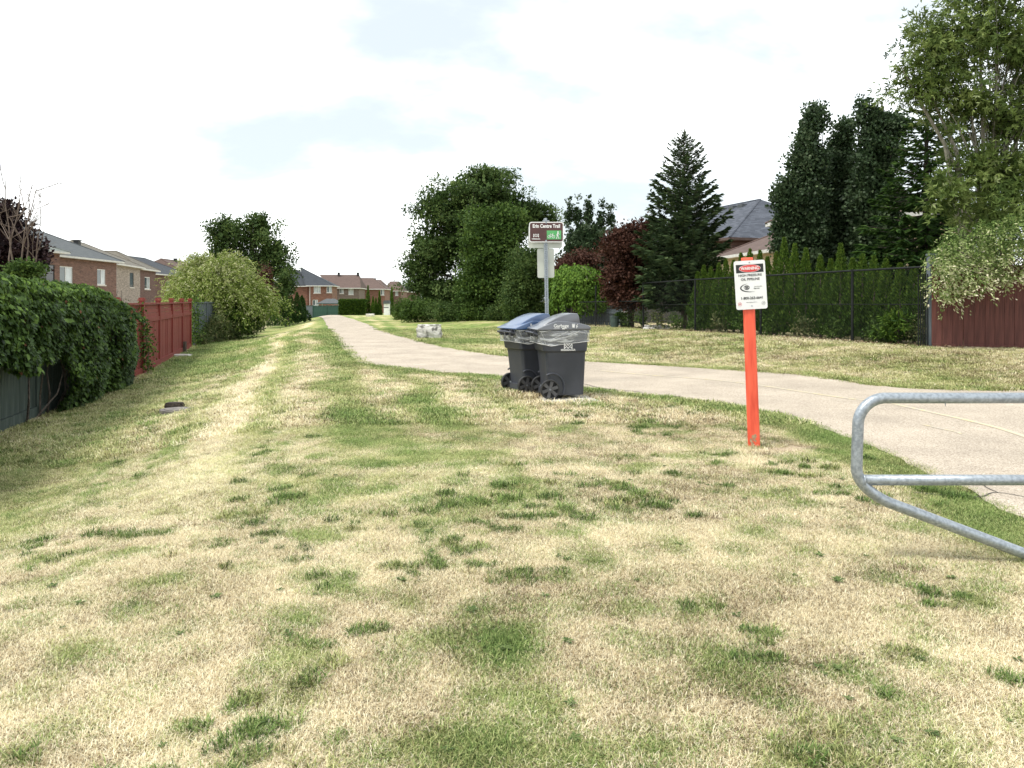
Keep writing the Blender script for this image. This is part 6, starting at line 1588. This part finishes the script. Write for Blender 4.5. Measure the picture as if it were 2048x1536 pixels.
    text('lettering', 'MISSISSAUGA', .040, (.43, -.0015, .733), M['sign_white'], root, rot=(R(91.5), 0, 0), bold=.0012, sx=.95)
    # clear liner folded over the rim
    g = np.random.default_rng(int(loc[0]*100)); lv = 6; nn = 120; b = MB()
    for i in range(lv+1):
        f = i/lv
        per = rrect(.800, .680, .055, 5); L_ = len(per)
        # walk the perimeter evenly
        P_ = np.array(per+[per[0]]); sl = np.r_[0, np.cumsum(np.hypot(*np.diff(P_, axis=0).T))]; s_ = np.linspace(0, sl[-1], nn, endpoint=False)
        X_ = np.interp(s_, sl, P_[:, 0]); Y_ = np.interp(s_, sl, P_[:, 1])
        wr = (fbm(s_*9, s_*0+f*2.2, 12, 3)-.5)*.030*(.3+f); inset = .014*f
        zl = np.interp(X_, [-.4, -.22, .4], [.835, .80, .86]) if True else 0
        for k in range(nn):
            d = math.hypot(X_[k], Y_[k]); X2 = X_[k]*(1+(max(wr[k], -.008)-inset)/d); Y2 = Y_[k]*(1+(max(wr[k], -.008)-inset)/d)
            z_ = 1.024*(1-f) + zl[k]*f + (fbm(np.array([s_[k]*5]), np.array([3.0]), 6, 3)[0]-.5)*.02*f
            b.v.append((.375+X2, .31+Y2, z_))
    for i in range(lv):
        for k in range(nn):
            a0, a1 = i*nn+k, i*nn+(k+1) % nn; b.f.append((a0, a1, a1+nn, a0+nn))
    o = b.build('bin_liner', M['film'], None, local=True, smooth=True); o.location = loc; o.rotation_euler = (0, 0, rz)
    # thicker folded hem that reads as a bright line
    hem = MB(); pts = [b.v[lv*nn+k] for k in range(nn)] + [b.v[lv*nn]]
    hem.tube(pts, .0028, 4, cap=False); hem.build('hem', M['white_paint'], o, local=True)
    for (a_, c_) in (((-.002, -.036, 1.02), (.085, -.030, .805)), ((.18, -.037, .90), (.42, -.039, 1.015)), ((.40, -.036, .93), (.60, -.038, 1.02)), ((.10, -.036, .862), (.30, -.037, .905)), ((.70, -.036, 1.01), (.745, -.036, .90))):
        MB().tube([a_, ((a_[0]+c_[0])/2+.01, (a_[1]+c_[1])/2-.004, (a_[2]+c_[2])/2), c_], .0014, 4).build('crease', M['white_paint'], o, local=True)
    return root, o
z1_ = zat(.7, 11.2)
c1, l1 = cart('grey wheeled garbage bin in front, standing on the concrete pad', (.415, 11.02, z1_+.022), R(11.5), M['lid_grey'], 'Garbage', M['lid_grey'])
tag(l1, 'clear plastic liner folded over the rim of the grey garbage bin', 'bin liner')
z2_ = zat(.3, 11.9)
c2, l2 = cart('wheeled recycling bin with a blue lid, left of and behind the garbage bin', (.095, 11.68, z2_+.005), R(27), M['lid_blue'], 'Recycling', M['lid_blue'])
tag(l2, 'clear plastic liner folded over the rim of the blue lidded bin', 'bin liner')

# ------------------------------------------------------------------ tubular gate
Yg2 = 4.25
gate = empty('tubular_gate', (3.95, Yg2, 0), 0, 'galvanised tubular steel gate reaching in from the right edge', 'gate')
def arc(cx1, cz1, r, a0, a1, n=10): return [(cx1+r*math.cos(R(a0+(a1-a0)*k/n)), Yg2, cz1+r*math.sin(R(a0+(a1-a0)*k/n))) for k in range(n+1)]
zt = az_(796, Yg2); xl = ax(1716, Yg2); rb_ = .155
tr_ = .031
pts = [(3.95, Yg2, zt), (xl+rb_, Yg2, zt)] + arc(xl+rb_, zt-rb_, rb_, 95, 180) + [(xl-.006, Yg2, .62), (xl-.008, Yg2, az_(935, Yg2))]
# lower bend into the diagonal brace
p0 = Vector((xl-.008, Yg2, az_(935, Yg2))); p2 = Vector((ax(1775, Yg2), Yg2, az_(1004, Yg2))); pc = Vector((xl-.008, Yg2, az_(974, Yg2)))
for k in range(1, 11):
    t = k/10; q = p0*(1-t)**2 + pc*2*t*(1-t) + p2*t*t; pts.append(tuple(q))
e = Vector(at(2048, 1107, Yg2)); d_ = (e-p2).normalized(); pts.append(tuple(p2 + d_*1.0)); pts.append(tuple(p2+d_*1.07))
MB().tube(pts, tr_, 20).build('frame_tube', M['galvanised'], gate, smooth=True)
MB().tube([(xl+.012, Yg2, az_(960, Yg2)), (3.95, Yg2, az_(960, Yg2))], tr_*.97, 20).build('mid_rail', M['galvanised'], gate, smooth=True)
wr = [(xl+.028+.001*math.cos(a), Yg2+.033*math.cos(a), az_(960, Yg2)+.033*math.sin(a)) for a in np.linspace(0, 6.283, 20)]
MB().tube(wr, .005, 6, cap=False).build('weld', M['galvanised'], gate, smooth=True)
for (x_, z_) in ((2.46, zt-.026),): MB().tube([(x_, Yg2-.02, z_), (x_, Yg2-.022, z_-.02)], [.004, .001], 5).build('zinc_drip', M['galvanised'], gate)
MB().tube([(3.95, Yg2, -.05), (3.95, Yg2, 1.12)], .057, 20).build('gate_post', M['galvanised'], gate, smooth=False)

# ------------------------------------------------------------------ small things in the grass
g = np.random.default_rng(99)
for i in range(26):
    ry_ = math.sqrt(g.uniform(2.6**2, 9**2)); rx_ = g.uniform(-.62, .62)*ry_
    if in_poly(np.array([rx_]), np.array([ry_]), PATH_POLY)[0]: continue
# broad-leaved weeds (plantain, dandelion rosettes) in the near turf
def rosette_mesh(seed):
    gg = np.random.default_rng(seed); b = MB(); n = 11
    for k in range(n):
        a = k*2.4+gg.normal()*.2; L = gg.uniform(.06, .12); w = L*.22; up = gg.uniform(.15, .7)
        ca, sa = math.cos(a), math.sin(a)
        P0 = (0, 0, .004); mid = np.array([ca*L*.5, sa*L*.5, L*.5*up]); tip = (ca*L, sa*L, L*up*.55)
        l = (mid[0]-sa*w, mid[1]+ca*w, mid[2]+.003); r_ = (mid[0]+sa*w, mid[1]-ca*w, mid[2]+.003)
        b.poly([P0, r_, tuple(mid-np.array([0, 0, .006])), l]); b.poly([l, tuple(mid-np.array([0, 0, .006])), r_, tip])
    me = bpy.data.meshes.new('leaf_rosette'); me.from_pydata(b.v, [], b.f); at_ = me.attributes.new('tone', 'FLOAT', 'FACE'); at_.data.foreach_set('value', gg.uniform(.1, .8, len(b.f)).astype(np.float32)); me.materials.append(M['rosette_leaf']); return me
ros = [rosette_mesh(s) for s in range(4)]
spots = TUFTS + [(-.15, 3.3, .1), (.02, 3.15, .1), (-.05, 3.42, .1), (.1, 3.3, .1), (-.2, 3.1, .1), (1.2, 3.05, .1), (1.35, 2.95, .1), (1.1, 3.45, .1)]
P_, F_, Tn_ = [], [], []
g = np.random.default_rng(123)
n = 0
spots += [(float(g.uniform(-.6, .6)*r_), float(r_), .12) for r_ in np.sqrt(g.uniform(2.5**2, 6.5**2, 22)) if True]
for (tx, ty, tr_r) in spots:
    if in_poly(np.array([tx]), np.array([ty]), PATH_POLY)[0]: continue
    for q in range(1 if tr_r < .15 else 2):
        x_, y_ = tx+g.normal()*tr_r*.55, ty+g.normal()*tr_r*.45
        src = ros[int(g.integers(0, 4))]; s = g.uniform(.18, .42); a = g.uniform(0, 6.28)
        v = np.array([tuple(w.co) for w in src.vertices]); v2 = np.stack([v[:, 0]*math.cos(a)-v[:, 1]*math.sin(a), v[:, 0]*math.sin(a)+v[:, 1]*math.cos(a), v[:, 2]], 1)*s + np.array([x_, y_, zat(x_, y_)+.012])
        P_.append(v2); F_ += [tuple(i+n for i in p.vertices) for p in src.polygons]; Tn_ += [float(g.uniform(.1, .9)) for _ in src.polygons]; n += len(v)
o = mesh_obj('lawn_weeds', np.concatenate(P_), F_, M['rosette_leaf'], None, attrs={'tone': Tn_}); tag(o, 'broad-leaved green weeds in small rosettes through the dry near turf', 'weeds', kind='stuff')
